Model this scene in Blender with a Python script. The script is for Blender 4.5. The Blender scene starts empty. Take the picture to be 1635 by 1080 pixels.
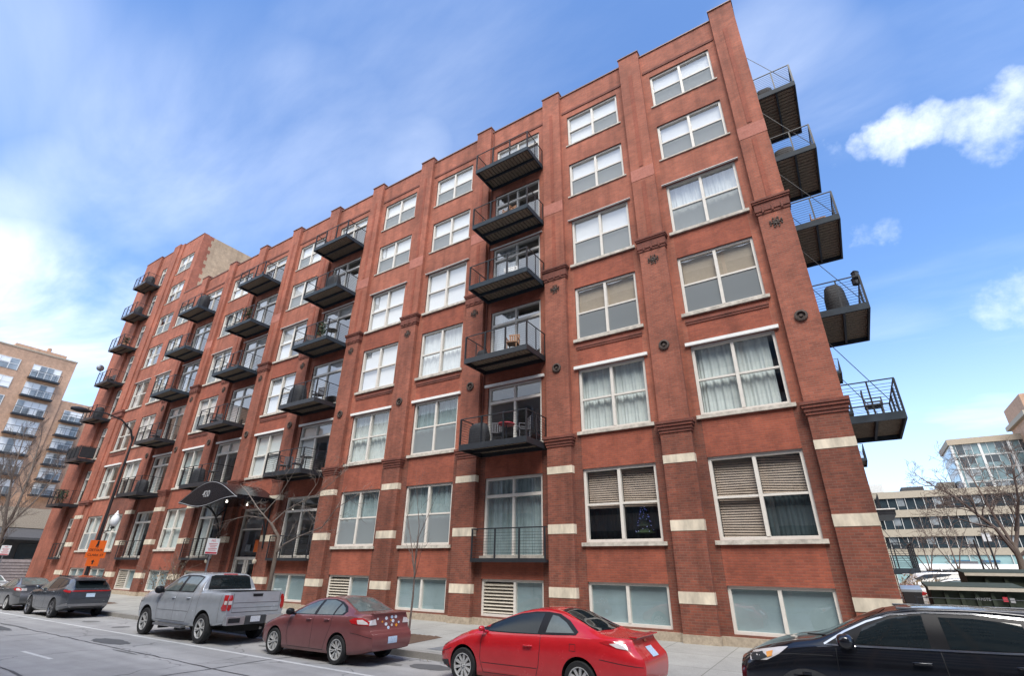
import bpy, bmesh, math, random
from mathutils import Vector, Matrix
from mathutils.bvhtree import BVHTree
rng = random.Random(11)
scn = bpy.context.scene
COL = scn.collection
PI = math.pi
R = math.radians

# ------------------------------------------------------------------ materials
def new_mat(name):
    m = bpy.data.materials.new(name); m.use_nodes = True
    nt = m.node_tree
    b = nt.nodes['Principled BSDF']
    return m, nt, b

def nd(nt, t, **kw):
    n = nt.nodes.new(t)
    for k, v in kw.items(): setattr(n, k, v)
    return n

def mixrgb(nt, fac, a, b, mode='MIX'):
    n = nt.nodes.new('ShaderNodeMix'); n.data_type = 'RGBA'; n.blend_type = mode
    for s, v in ((n.inputs[0], fac), (n.inputs[6], a), (n.inputs[7], b)):
        if isinstance(v, (int, float)): s.default_value = v
        elif isinstance(v, tuple): s.default_value = (*v, 1) if len(v) == 3 else v
        else: nt.links.new(v, s)
    return n.outputs[2]

def math_n(nt, op, a, b=0.0, clamp=False):
    n = nt.nodes.new('ShaderNodeMath'); n.operation = op; n.use_clamp = clamp
    for s, v in ((n.inputs[0], a), (n.inputs[1], b)):
        if isinstance(v, (int, float)): s.default_value = v
        else: nt.links.new(v, s)
    return n.outputs[0]

def ramp(nt, fac, stops):
    n = nt.nodes.new('ShaderNodeValToRGB')
    cr = n.color_ramp
    while len(cr.elements) > 1: cr.elements.remove(cr.elements[-1])
    for i, (p, c) in enumerate(stops):
        e = cr.elements[0] if i == 0 else cr.elements.new(p)
        e.position = p; e.color = (*c, 1) if len(c) == 3 else c
    nt.links.new(fac, n.inputs[0])
    return n.outputs[0]

def noise(nt, vec, scale, detail=4, rough=.6):
    n = nt.nodes.new('ShaderNodeTexNoise')
    n.inputs['Scale'].default_value = scale; n.inputs['Detail'].default_value = detail
    n.inputs['Roughness'].default_value = rough
    if vec is not None: nt.links.new(vec, n.inputs['Vector'])
    return n.outputs[0]

def plain(name, col, rough=.6, metal=0., var=.12, scale=6., bump=0., spec=.5, coat=0., vscale=None):
    """a surface with a little uneven wear in colour and roughness"""
    m, nt, b = new_mat(name)
    tc = nd(nt, 'ShaderNodeNewGeometry').outputs['Position']
    if vscale:
        mp = nd(nt, 'ShaderNodeMapping'); mp.inputs['Scale'].default_value = vscale
        nt.links.new(tc, mp.inputs[0]); tc = mp.outputs[0]
    nz = noise(nt, tc, scale)
    lo = tuple(max(0, c * (1 - var)) for c in col); hi = tuple(min(1, c * (1 + var)) for c in col)
    c = ramp(nt, nz, [(.3, lo), (.7, hi)])
    nt.links.new(c, b.inputs['Base Color'])
    b.inputs['Roughness'].default_value = rough; b.inputs['Metallic'].default_value = metal
    b.inputs['Specular IOR Level'].default_value = spec
    b.inputs['Coat Weight'].default_value = coat; b.inputs['Coat Roughness'].default_value = .03
    if bump:
        bn = nd(nt, 'ShaderNodeBump'); bn.inputs['Strength'].default_value = bump; bn.inputs['Distance'].default_value = .02
        nt.links.new(nz, bn.inputs['Height']); nt.links.new(bn.outputs[0], b.inputs['Normal'])
    return m

def brick(name, c1, c2, mortar, w=.215, h=.075, ms=.009, var=.25, stain=(.5, .45, .42), stainamt=.35):
    m, nt, b = new_mat(name)
    pos = nd(nt, 'ShaderNodeNewGeometry').outputs['Position']
    sx = nd(nt, 'ShaderNodeSeparateXYZ'); nt.links.new(pos, sx.inputs[0])
    cx = nd(nt, 'ShaderNodeCombineXYZ')
    nt.links.new(math_n(nt, 'ADD', sx.outputs[0], sx.outputs[1]), cx.inputs[0]); nt.links.new(sx.outputs[2], cx.inputs[1])
    bt = nd(nt, 'ShaderNodeTexBrick')
    bt.inputs['Scale'].default_value = 1; bt.inputs['Brick Width'].default_value = w; bt.inputs['Row Height'].default_value = h
    bt.inputs['Mortar Size'].default_value = ms; bt.inputs['Mortar Smooth'].default_value = .2
    bt.inputs['Color1'].default_value = (*c1, 1); bt.inputs['Color2'].default_value = (*c2, 1); bt.inputs['Mortar'].default_value = (*mortar, 1)
    nt.links.new(cx.outputs[0], bt.inputs['Vector'])
    n1 = noise(nt, pos, .35, 5, .62); n2 = noise(nt, pos, 2.2, 6, .75)
    mp = nd(nt, 'ShaderNodeMapping'); mp.inputs['Scale'].default_value = (1.6, 1.6, .12); nt.links.new(pos, mp.inputs[0])
    n3 = noise(nt, mp.outputs[0], 1.2, 4, .6)
    f = ramp(nt, n1, [(.3, (1 - var,) * 3), (.7, (1 + var,) * 3)])
    c = mixrgb(nt, 1.0, bt.outputs['Color'], f, 'MULTIPLY')
    f2 = ramp(nt, n2, [(.25, (.74,) * 3), (.75, (1.24,) * 3)])
    c = mixrgb(nt, 1.0, c, f2, 'MULTIPLY')
    st = ramp(nt, n3, [(.46, (0, 0, 0)), (.66, (1, 1, 1))])
    c2_ = mixrgb(nt, 1.0, c, stain, 'MULTIPLY')
    c = mixrgb(nt, math_n(nt, 'MULTIPLY', st, stainamt), c, c2_)
    nt.links.new(c, b.inputs['Base Color'])
    b.inputs['Roughness'].default_value = .88
    bn = nd(nt, 'ShaderNodeBump'); bn.inputs['Strength'].default_value = .5; bn.inputs['Distance'].default_value = .006; bn.invert = True
    nt.links.new(bt.outputs['Fac'], bn.inputs['Height']); nt.links.new(bn.outputs[0], b.inputs['Normal'])
    return m

def glass(name, tint=(.75, .82, .82), ior=1.75, rough=.004, wav=.02):
    m, nt, b = new_mat(name)
    nt.nodes.remove(b)
    out = nt.nodes['Material Output']
    tr = nd(nt, 'ShaderNodeBsdfTransparent'); tr.inputs[0].default_value = (*tint, 1)
    gl = nd(nt, 'ShaderNodeBsdfGlossy'); gl.inputs['Roughness'].default_value = rough; gl.inputs[0].default_value = (.95, .97, 1, 1)
    lw = nd(nt, 'ShaderNodeLayerWeight'); lw.inputs[0].default_value = .5
    f0 = ((ior - 1) / (ior + 1)) ** 2
    fac = math_n(nt, 'ADD', math_n(nt, 'MULTIPLY', math_n(nt, 'POWER', lw.outputs['Facing'], 5.0), 1 - f0), f0, True)
    pos = nd(nt, 'ShaderNodeNewGeometry').outputs['Position']
    bn = nd(nt, 'ShaderNodeBump'); bn.inputs['Strength'].default_value = wav; bn.inputs['Distance'].default_value = .05
    nt.links.new(noise(nt, pos, 1.3, 1), bn.inputs['Height']); nt.links.new(bn.outputs[0], gl.inputs['Normal'])
    mx = nd(nt, 'ShaderNodeMixShader')
    nt.links.new(fac, mx.inputs[0]); nt.links.new(tr.outputs[0], mx.inputs[1]); nt.links.new(gl.outputs[0], mx.inputs[2])
    nt.links.new(mx.outputs[0], out.inputs[0])
    return m

M = {}
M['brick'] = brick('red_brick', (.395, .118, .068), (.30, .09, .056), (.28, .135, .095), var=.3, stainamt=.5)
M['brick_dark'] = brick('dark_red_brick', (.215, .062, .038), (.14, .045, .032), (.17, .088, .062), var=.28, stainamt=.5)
M['brick_orange'] = brick('orange_red_brick', (.345, .090, .050), (.265, .070, .043), (.26, .095, .062), var=.22, stainamt=.35)
M['brick_trim'] = brick('trim_brick', (.22, .066, .044), (.17, .052, .038), (.13, .06, .045))
M['brick_tan'] = brick('tan_common_brick', (.47, .335, .215), (.39, .275, .175), (.42, .34, .26), var=.15)
M['brick_left'] = brick('orange_tan_brick', (.56, .345, .225), (.50, .305, .20), (.5, .35, .26), w=.4, h=.2, ms=.012, var=.12, stainamt=.2)
M['stone'] = plain('cream_stone', (.62, .545, .43), .85, var=.3, scale=3, bump=.3, vscale=(1, 1, .35))
M['granite'] = plain('buff_granite', (.40, .33, .25), .8, var=.25, scale=9, bump=.2)
M['frame'] = plain('cream_window_frame', (.68, .645, .59), .5, var=.06)
M['sill'] = plain('limestone_sill', (.50, .46, .40), .8, var=.32, scale=5)
M['coping'] = plain('weathered_brown_coping', (.24, .13, .10), .5, var=.1)
M['steel'] = plain('charcoal_painted_steel', (.022, .025, .03), .42, var=.2, scale=3)
M['steel_blue'] = plain('slate_and_toplit_steel', (.035, .047, .06), .65, var=.25, scale=2, spec=.2)
M['deck'] = plain('weathered_deck_boards', (.20, .165, .12), .85, var=.4, scale=3, vscale=(6, 6, 1))
M['glass'] = glass('window_glass', (.88, .91, .905), 2.05)
M['glass_up'] = glass('window_glass_reflective', (.94, .95, .95), 2.8)
M['frost'] = plain('frosted_blue_green_glass', (.36, .455, .485), .3, var=.12, scale=1.2, spec=.8)
M['screen'] = None
M['shade_white'] = plain('white_shade_and_sky_glare', (.86, .87, .87), .8, var=.02)  # white shades, partly standing in for bright sky reflected in the panes
M['curtain_white'] = plain('white_curtain', (.74, .78, .77), .85, var=.08, scale=3)
M['curtain_blue'] = plain('grey_blue_curtain', (.36, .45, .47), .85, var=.15, scale=3)
M['blind_tan'] = plain('tan_venetian_blind', (.56, .43, .35), .7, var=.12, scale=3)
M['shade_beige'] = plain('beige_roller_shade', (.58, .48, .36), .8, var=.06)
M['interior'] = plain('interior_plaster', (.46, .44, .42), .9, var=.05)
M['black'] = plain('black_matte', (.012, .012, .013), .6, var=.2)
M['louver'] = plain('cream_louver_metal', (.52, .47, .39), .5, var=.08)
M['canopy'] = plain('black_canopy_metal', (.010, .010, .013), .25, var=.2, spec=.4)
M['silver'] = plain('brushed_silver', (.62, .62, .62), .35, .9, var=.08)
M['white'] = plain('white_paint', (.80, .80, .78), .5, var=.05)
M['iron'] = plain('rusted_iron', (.07, .05, .042), .8, var=.4, scale=12)

def screen_mat():
    m, nt, b = new_mat('insect_screen'); nt.nodes.remove(b)
    tr = nd(nt, 'ShaderNodeBsdfTransparent'); df = nd(nt, 'ShaderNodeBsdfDiffuse'); df.inputs[0].default_value = (.30, .33, .345, 1)
    mx = nd(nt, 'ShaderNodeMixShader'); mx.inputs[0].default_value = .62
    nt.links.new(tr.outputs[0], mx.inputs[1]); nt.links.new(df.outputs[0], mx.inputs[2])
    nt.links.new(mx.outputs[0], nt.nodes['Material Output'].inputs[0])
    return m
M['screen'] = screen_mat()

# ------------------------------------------------------------------ mesh builder
class MB:
    def __init__(s): s.v = []; s.f = []; s.m = []
    def quad(s, a, b, c, d, m=0):
        n = len(s.v); s.v += [a, b, c, d]; s.f.append((n, n + 1, n + 2, n + 3)); s.m.append(m)
    def poly(s, pts, m=0):
        n = len(s.v); s.v += list(pts); s.f.append(tuple(range(n, n + len(pts)))); s.m.append(m)
    def box(s, x0, x1, y0, y1, z0, z1, m=0):
        n = len(s.v)
        s.v += [(x0, y0, z0), (x1, y0, z0), (x1, y1, z0), (x0, y1, z0), (x0, y0, z1), (x1, y0, z1), (x1, y1, z1), (x0, y1, z1)]
        for f in ((0, 3, 2, 1), (4, 5, 6, 7), (0, 1, 5, 4), (1, 2, 6, 5), (2, 3, 7, 6), (3, 0, 4, 7)):
            s.f.append(tuple(n + i for i in f)); s.m.append(m)
    def prism(s, poly, a0, a1, axis='y', m=0):
        """poly: 2D points in the plane across `axis`, extruded from a0 to a1"""
        def P(p, a):
            return {'y': (p[0], a, p[1]), 'x': (a, p[0], p[1]), 'z': (p[0], p[1], a)}[axis]
        n = len(poly); b = len(s.v)
        s.v += [P(p, a0) for p in poly] + [P(p, a1) for p in poly]
        s.f.append(tuple(range(b, b + n))); s.m.append(m)
        s.f.append(tuple(range(b + 2 * n - 1, b + n - 1, -1))); s.m.append(m)
        for i in range(n):
            j = (i + 1) % n
            s.f.append((b + i, b + n + i, b + n + j, b + j)); s.m.append(m)
    def tube(s, pts, r, n=6, m=0, cap=True):
        pts = [Vector(p) for p in pts]
        if not isinstance(r, (list, tuple)): r = [r] * len(pts)
        b = len(s.v); up = None
        for i, p in enumerate(pts):
            t = (pts[min(i + 1, len(pts) - 1)] - pts[max(i - 1, 0)])
            t = t.normalized() if t.length > 1e-9 else Vector((0, 0, 1))
            if up is None: up = Vector((0, 0, 1)) if abs(t.z) < .9 else Vector((1, 0, 0))
            a = t.cross(up)
            a = a.normalized() if a.length > 1e-6 else t.orthogonal().normalized()
            c = a.cross(t).normalized(); up = c
            for k in range(n):
                q = 2 * PI * k / n
                s.v.append(tuple(p + a * (r[i] * math.cos(q)) + c * (r[i] * math.sin(q))))
        for i in range(len(pts) - 1):
            for k in range(n):
                k2 = (k + 1) % n
                s.f.append((b + i * n + k, b + i * n + k2, b + (i + 1) * n + k2, b + (i + 1) * n + k)); s.m.append(m)
        if cap:
            s.f.append(tuple(b + k for k in range(n))[::-1]); s.m.append(m)
            e = b + (len(pts) - 1) * n
            s.f.append(tuple(e + k for k in range(n))); s.m.append(m)
    def lathe(s, prof, c=(0, 0, 0), n=16, axis='z', m=0, sx=1, sy=1, cap=True):
        b = len(s.v)
        for (r, h) in prof:
            for k in range(n):
                q = 2 * PI * k / n; x = r * math.cos(q) * sx; y = r * math.sin(q) * sy
                v = {'z': (x, y, h), 'y': (x, h, y), 'x': (h, x, y)}[axis]
                s.v.append((c[0] + v[0], c[1] + v[1], c[2] + v[2]))
        for i in range(len(prof) - 1):
            for k in range(n):
                k2 = (k + 1) % n
                s.f.append((b + i * n + k, b + i * n + k2, b + (i + 1) * n + k2, b + (i + 1) * n + k)); s.m.append(m)
        if not cap: return
        s.f.append(tuple(b + k for k in range(n))[::-1]); s.m.append(m)
        e = b + (len(prof) - 1) * n
        s.f.append(tuple(e + k for k in range(n))); s.m.append(m)
    def mesh(s, name, mats, smooth=None):
        me = bpy.data.meshes.new(name)
        me.from_pydata([tuple(v) for v in s.v], [], s.f)
        for m in (mats if isinstance(mats, (list, tuple)) else [mats]): me.materials.append(m)
        me.polygons.foreach_set('material_index', s.m)
        bm = bmesh.new(); bm.from_mesh(me)
        bmesh.ops.recalc_face_normals(bm, faces=bm.faces)
        bm.to_mesh(me); bm.free()
        if smooth is not None:
            me.polygons.foreach_set('use_smooth', [True] * len(me.polygons))
            me.set_sharp_from_angle(angle=R(smooth))
        me.update()
        return me
    def obj(s, name, mats, parent=None, loc=(0, 0, 0), smooth=None, rz=0):
        return put(name, s.mesh(name, mats, smooth), parent, loc, rz)

def put(name, me, parent=None, loc=(0, 0, 0), rz=0, label=None):
    o = bpy.data.objects.new(name, me); COL.objects.link(o)
    o.location = loc; o.rotation_euler = (0, 0, rz)
    if parent: o.parent = parent
    if label: o['label'] = label
    return o

def thing(name, label, cat, loc=(0, 0, 0), rz=0, group=None, me=None):
    o = put(name, me, None, loc, rz); o['label'] = label; o['category'] = cat
    if group: o['group'] = group
    return o

def tag(o, label, cat, group=None):
    o['label'] = label; o['category'] = cat
    if group: o['group'] = group
    return o

def struct(o): o['kind'] = 'structure'; return o
def stuff(o): o['kind'] = 'stuff'; return o

def copy_tree(o, parent=None):
    c = o.copy(); COL.objects.link(c)
    if parent is not None: c.parent = parent
    for ch in list(o.children): copy_tree(ch, c)
    return c

def text_mesh(body, size, ext=.01):
    cu = bpy.data.curves.new('lettering', 'FONT'); cu.body = body; cu.size = size; cu.extrude = ext
    cu.align_x = 'CENTER'; cu.align_y = 'CENTER'
    o = bpy.data.objects.new('lettering', cu); COL.objects.link(o)
    dg = bpy.context.evaluated_depsgraph_get()
    me = bpy.data.meshes.new_from_object(o.evaluated_get(dg))
    bpy.data.objects.remove(o)
    return me
SKYT=(.95,1.17,1.42); CLOUDC=(7.0,7.4,8.0); SKYS=.10; SUNE=2.2; SUNA=32; EXPO=1.15
# ------------------------------------------------------------------ the brick apartment building
FY = 17.62          # wall plane
PY = 17.40          # pilaster front
SP = 4.602; X0 = -.414; PW = 1.07
def pl(i): return X0 - SP * i            # left edge of pilaster i
def bayc(i): return (pl(i) + pl(i + 1) + PW) / 2
ROWS = {0: (.62, 1.90), 1: (3.17, 5.77), 2: (7.22, 9.87), 3: (11.24, 13.82), 4: (15.08, 17.64), 5: (19.16, 21.26), 6: (22.6, 24.67)}
TROWS = dict(ROWS); TROWS[7] = (26.2, 28.3); TROWS[8] = (29.75, 31.75)
SLAB = {1: 2.62, 2: 6.95, 3: 10.84, 4: 14.68, 5: 18.30, 6: 22.06, 7: 25.75, 8: 29.4}
WW = 2.83
WIN_BAYS = [0, 1, 3, 4, 6, 8]; DOOR_BAYS = [2, 5, 7, 9]
XT = -50.15                                # right edge of the taller end block
AX = -52.4; BX = -48.62; DX = -57.05        # windows of the end block and its narrow door bay
ROOF = 26.42; PTOP = 26.72; TROOF = 33.7

bld = thing('brick_apartment_building', 'long red brick loft building with black steel balconies and a taller end block', 'building', (0, FY, 0))

opens = []        # (x0,x1,z0,z1)
for b in WIN_BAYS:
    for f in range(0, 7):
        if b == 6 and f < 2: continue
        opens.append((bayc(b) - WW / 2, bayc(b) + WW / 2, *ROWS[f]))
opens.append((-30.95, -28.45, .34, 5.35))
for b in DOOR_BAYS:
    opens.append((bayc(b) - WW / 2, bayc(b) + WW / 2, *ROWS[0]))
    for f in range(1, 7): opens.append((bayc(b) - WW / 2, bayc(b) + WW / 2, SLAB[f], ROWS[f][1]))
for f in range(0, 7): opens.append((BX - 1.3, BX + 1.3, *ROWS[f]))
for f in range(0, 9): opens.append((AX - WW / 2, AX + WW / 2, *TROWS[f]))
for f in range(1, 9): opens.append((DX - .75, DX + .75, SLAB[f], TROWS[f][1]))

def wall_cells(mb, u0, u1, z0, z1, ops, matf, depth=.28):
    us = sorted({u0, u1, *[o[0] for o in ops], *[o[1] for o in ops]}); zs = sorted({z0, z1, *[o[2] for o in ops], *[o[3] for o in ops]})
    us = [u for u in us if u0 <= u <= u1]; zs = [z for z in zs if z0 <= z <= z1]
    for i in range(len(us) - 1):
        for j in range(len(zs) - 1):
            cu, cz = (us[i] + us[i + 1]) / 2, (zs[j] + zs[j + 1]) / 2
            if any(o[0] < cu < o[1] and o[2] < cz < o[3] for o in ops): continue
            mb.quad((us[i], 0, zs[j]), (us[i + 1], 0, zs[j]), (us[i + 1], 0, zs[j + 1]), (us[i], 0, zs[j + 1]), matf(cu, cz))
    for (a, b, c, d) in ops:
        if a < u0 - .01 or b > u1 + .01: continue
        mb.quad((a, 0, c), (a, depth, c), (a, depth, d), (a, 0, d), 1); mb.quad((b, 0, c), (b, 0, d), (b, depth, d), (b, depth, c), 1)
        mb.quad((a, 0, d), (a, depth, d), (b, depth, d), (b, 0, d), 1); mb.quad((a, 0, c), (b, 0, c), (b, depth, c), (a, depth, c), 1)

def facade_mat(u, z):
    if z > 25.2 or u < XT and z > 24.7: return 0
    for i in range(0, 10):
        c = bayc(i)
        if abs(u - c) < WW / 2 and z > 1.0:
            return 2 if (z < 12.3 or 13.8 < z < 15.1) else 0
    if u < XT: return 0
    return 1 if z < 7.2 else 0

mb = MB()
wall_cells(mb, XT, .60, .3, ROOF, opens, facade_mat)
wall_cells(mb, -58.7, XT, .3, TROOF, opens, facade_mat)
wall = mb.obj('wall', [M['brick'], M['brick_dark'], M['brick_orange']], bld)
# end wall flush with the pilasters, roof deck, parapet backs and coping
mb = MB()
mb.box(-62.3, -58.75, PY - FY, .3, .3, TROOF)
mb.obj('end_wall', M['brick'], bld, label='plain brick end wall') if False else put('end_wall', mb.mesh('end_wall', M['brick']), bld)
mb = MB(); ops2 = []
SIDEY = 20.6 - FY
for f in range(1, 7):
    for yc in (SIDEY, SIDEY + (12.0 if f == 1 else 29.4)): ops2.append((yc - 1.2, yc + 1.2, SLAB[f], ROWS[f][1]))
wall_cells(mb, -.19, 34, .3, ROOF, ops2, lambda u, z: 0)
sw = mb.obj('side_wall', [M['brick'], M['brick_dark']], bld, loc=(.62, 0, 0), rz=PI / 2)
mb = MB()
mb.box(XT + .003, .6, .30, .6, ROOF - 1.5, ROOF - .003); mb.box(-62.2, .55, .61, 34, 25.2, 25.4)
mb.box(-62.3, -61.9, .31, 20, .3, TROOF - .005); mb.box(-62.2, -60, 33.6, 34, .3, 25.2); mb.box(-62.2, .5, 34.01, 34.3, .3, 26)
mb.obj('roof_deck', M['granite'], bld)
mb = MB()
mb.box(XT + .01, .66, -.05, .65, ROOF, ROOF + .06)
mb.box(-58.6, XT - .01, -.04, .5, TROOF, TROOF + .06); mb.box(-62.34, -58.7, -.27, .5, TROOF + .005, TROOF + .07)
mb.obj('coping', M['coping'], bld)
# the tan side of the taller block, with its red brick quoin and a blocked pale panel
mb = MB(); mb.box(XT - .4, XT, .35, 16, 24.5, TROOF - .003)
mb.obj('block_side_wall', M['brick_tan'], bld)
mb = MB()
z = 25.3; k = 0
while z < TROOF - .1:
    z2 = min(z + .42, TROOF - .004); d = (.72, .95, .82, 1.02)[k % 4]
    mb.box(XT - .39, XT + .006, 0.002, d, z, z2); z = z2; k += 1
mb.obj('quoin', M['brick'], bld)
mb = MB(); mb.box(XT - .1, XT + .03, 3.2, 7.2, 27.6, 30.4)
mb.obj('blocked_panel', M['shade_white'], bld)
mb = MB(); mb.box(-62.2, XT - .41, .51, 16, TROOF - .6, TROOF - .4)
mb.obj('block_roof', M['granite'], bld)
# inside: storey floors, cross walls and a back wall give every room its depth
mb = MB()
for f in (1, 2, 3, 4, 5, 6):
    mb.box(-61.8, .3, .36, 5.6, SLAB[f] - .3, SLAB[f] - .02)
for f in (7, 8): mb.box(-61.8, XT - .42, .36, 5.6, SLAB[f] - .3, SLAB[f] - .02)
mb.box(-61.8, .3, 5.61, 5.8, .3, 25.1)
for i in range(0, 13):
    x = pl(i) + PW / 2
    if x > -61: mb.box(x - .08, x + .08, .37, 5.6, .31, 25.0)
mb.box(.3, .36, .37, 5.6, .31, 25.1)
mb.obj('interior_walls', M['interior'], bld)

# base course of buff stone
mb = MB()
for i in range(0, 12):
    xa, xb = pl(i + 1) + PW + .02, pl(i) - .02
    if xb < -46.5: break
    for q0, q1 in (((xa, -31.0), (-28.4, xb)) if i == 6 else ((xa, xb),)):
        mb = MB(); mb.box(q0, q1, -.06, .1, .2, .56); mb.obj('base_course', M['granite'], bld)
mb = MB(); mb.box(-58.7, -46.5, -.06, .1, .2, .56); mb.obj('base_course', M['granite'], bld)

# pilasters
def pilaster_mesh(w, top):
    mb = MB(); d = PY - FY
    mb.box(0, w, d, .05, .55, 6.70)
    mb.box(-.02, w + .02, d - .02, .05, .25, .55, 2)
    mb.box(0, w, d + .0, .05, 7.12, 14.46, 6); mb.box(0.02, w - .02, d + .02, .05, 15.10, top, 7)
    for k, (e, z0, z1) in enumerate(((.03, 6.70, 6.80), (.06, 6.80, 6.92), (.10, 6.92, 7.02), (.13, 7.02, 7.12))):
        mb.box(-e, w + e, d - e, .05, z0, z1, 1)
    for k, (e, z0, z1) in enumerate(((.03, 14.46, 14.58), (.06, 14.58, 14.94), (.10, 14.94, 15.02), (.13, 15.02, 15.10))):
        mb.box(-e, w + e, d - e, .05, z0, z1, 1)
    for k in range(3): mb.box(w * (.2 + .3 * k) - .03, w * (.2 + .3 * k) + .03, d - .085, d - .058, 14.5, 14.76, 1)
    mb.box(w * .42, w * .58, d + .0, d + .03, 15.2, 18.2, 3); mb.box(w * .42, w * .58, d, d + .03, 19.1, 25.2, 3)
    mb.box(.01, w - .01, d + .008, d + .03, 18.35, 19.0, 4)
    mb.box(-.02, w + .02, d - .03, .3, top, top + .05, 5)
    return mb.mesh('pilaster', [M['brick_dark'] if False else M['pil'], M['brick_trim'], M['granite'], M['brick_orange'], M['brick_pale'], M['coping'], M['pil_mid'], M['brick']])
M['rim_grey_p'] = plain('grey_trim_paint', (.34, .34, .35), .5)
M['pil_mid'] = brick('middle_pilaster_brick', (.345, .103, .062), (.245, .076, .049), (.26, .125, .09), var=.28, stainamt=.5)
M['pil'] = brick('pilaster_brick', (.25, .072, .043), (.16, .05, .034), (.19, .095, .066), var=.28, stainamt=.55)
M['brick_pale'] = brick('repointed_pale_brick', (.44, .16, .115), (.40, .14, .10), (.42, .19, .15), var=.1, stainamt=.1)
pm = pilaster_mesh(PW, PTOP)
BZ = ((1.37, 1.70), (3.47, 3.80), (5.65, 5.93))
def bandmesh(w, z0, z1):
    b_ = MB(); b_.box(-.006, w + .006, PY - FY - .012, .03, 0, z1 - z0); return b_.mesh('stone_band', M['stone'])
bandm = [bandmesh(PW, *z) for z in BZ]
star = MB(); star.lathe([(.0, -.02), (.06, -.05), (.1, -.02), (.1, 0)], n=10, axis='y')
for k in range(8):
    a = k * PI / 4; r0 = .23 if k % 2 == 0 else .17
    star.prism([(math.cos(a) * r0, math.sin(a) * r0), (math.cos(a + .3) * .09, math.sin(a + .3) * .09), (math.cos(a - .3) * .09, math.sin(a - .3) * .09)], -.035, 0)
for k in range(8):
    a = k * PI / 4 + .4; star.lathe([(.035, -.03), (.035, 0)], (math.cos(a) * .2, 0, math.sin(a) * .2), 6, 'y')
starm = star.mesh('anchor_star', M['iron'])
ring = MB()
ring.lathe([(.20, 0), (.20, -.06), (.14, -.075), (.12, -.05), (.12, -.01), (.05, -.01), (.05, -.06), (.001, -.06)], n=16, axis='y')
ringm = ring.mesh('anchor_ring', M['iron'])
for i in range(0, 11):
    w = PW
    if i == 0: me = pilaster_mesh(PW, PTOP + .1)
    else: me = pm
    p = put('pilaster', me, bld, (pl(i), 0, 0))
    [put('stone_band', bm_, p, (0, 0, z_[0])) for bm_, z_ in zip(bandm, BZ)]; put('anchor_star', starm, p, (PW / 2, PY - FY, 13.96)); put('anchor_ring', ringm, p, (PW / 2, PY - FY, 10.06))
# the doubled pilaster of the end block
mb = MB(); mb.box(-56.05, -54.75, PY - FY, .05, .3, TROOF + .25); mb.box(-54.75, -54.0, PY - FY + .11, .05, .3, TROOF + .1)
for e, z0, z1 in ((.04, 6.75, 6.9), (.1, 6.9, 7.1), (.04, 14.5, 14.9), (.1, 14.9, 15.1)): mb.box(-56.05 - e, -54.0 + e, PY - FY - e, .05, z0, z1, 1)
p = mb.obj('pilaster', [M['brick'], M['brick_trim']], bld)
for z_ in BZ: put('stone_band', bandmesh(1.4, *z_), p, (-56.05, 0, z_[0]))

# spandrel corbels under the fourth-row sills
mb = MB()
for b in WIN_BAYS + [10.7]:
    c = bayc(b) if b != 10.7 else AX
    mb = MB(); mb.box(c - WW / 2 - .02, c + WW / 2 + .02, -.03, .02, 10.76, 10.85); mb.box(c - WW / 2 - .03, c + WW / 2 + .03, -.05, .02, 10.85, 10.95)
    mb.obj('corbel_course', M['brick_trim'], bld)
for i in range(0, 10):
    mb = MB(); mb.box(pl(i + 1) + PW + .05, pl(i) - .05, -.035, .02, 25.05, 25.2); mb.obj('parapet_course', M['brick_trim'], bld)

# ---------------------------------------------------------------- windows
M['dim_pane_tone'] = plain('dark_teal_pane_tone', (.055, .078, .088), .9, var=.2, scale=2)  # dim, reflecting look of dark panes put into a sheet's colour
_cache = {}
def once(key, fn):
    if key not in _cache: _cache[key] = fn()
    return _cache[key]
DEP = .10
def frame_mesh(w, h, rail=.5, lintel=None, sill=True, thick=.10):
    def f():
        mb = MB(); a = DEP - .03; b = DEP + .12; hw = w / 2
        mb.box(-hw, -hw + thick, a, b, 0, h); mb.box(hw - thick, hw, a, b, 0, h)
        mb.box(-hw + thick, hw - thick, a, b, h - thick, h); mb.box(-hw + thick, hw - thick, a, b, 0, thick)
        mb.box(-.055, .055, a - .012, b, thick, h - thick)
        if rail:
            for s in (-1, 1):
                x0, x1 = sorted((s * .055, s * (hw - thick))); mb.box(x0, x1, a + .02, b - .01, h * rail - .035, h * rail + .035)
        if sill:
            if h > 2.2: mb.box(-hw - .13, hw + .13, -.09, a - .002, -.13, -.005, 1)
            else: mb.box(-hw - .10, hw + .10, -.05, a - .002, -.065, -.005, 1)
        if lintel: mb.box(-hw - .16, hw + .16, -.10, .06, h + .01, h + lintel, 2)
        return mb.mesh('window', [M['frame'], M['sill'], M['white']])
    return once(('f', w, h, rail, lintel, sill), f)
def pane_mesh(w, h, m, thick=.10):
    def f():
        mb = MB(); y = DEP + .05
        for s in (-1, 1):
            x0, x1 = sorted((s * .055, s * (w / 2 - thick))); mb.quad((x0, y, thick), (x1, y, thick), (x1, y, h - thick), (x0, y, h - thick))
        return mb.mesh('pane', M[m])
    return once(('p', w, h, m), f)
def screen_mesh(w, h, sides, rail=.5, thick=.10):
    def f():
        mb = MB(); y = DEP + .015
        for s in sides:
            x0, x1 = sorted((s * .055, s * (w / 2 - thick))); mb.quad((x0, y, thick), (x1, y, thick), (x1, y, h * rail - .035), (x0, y, h * rail - .035))
        return mb.mesh('screen', M['screen'])
    return once(('s', w, h, sides), f)
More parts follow.
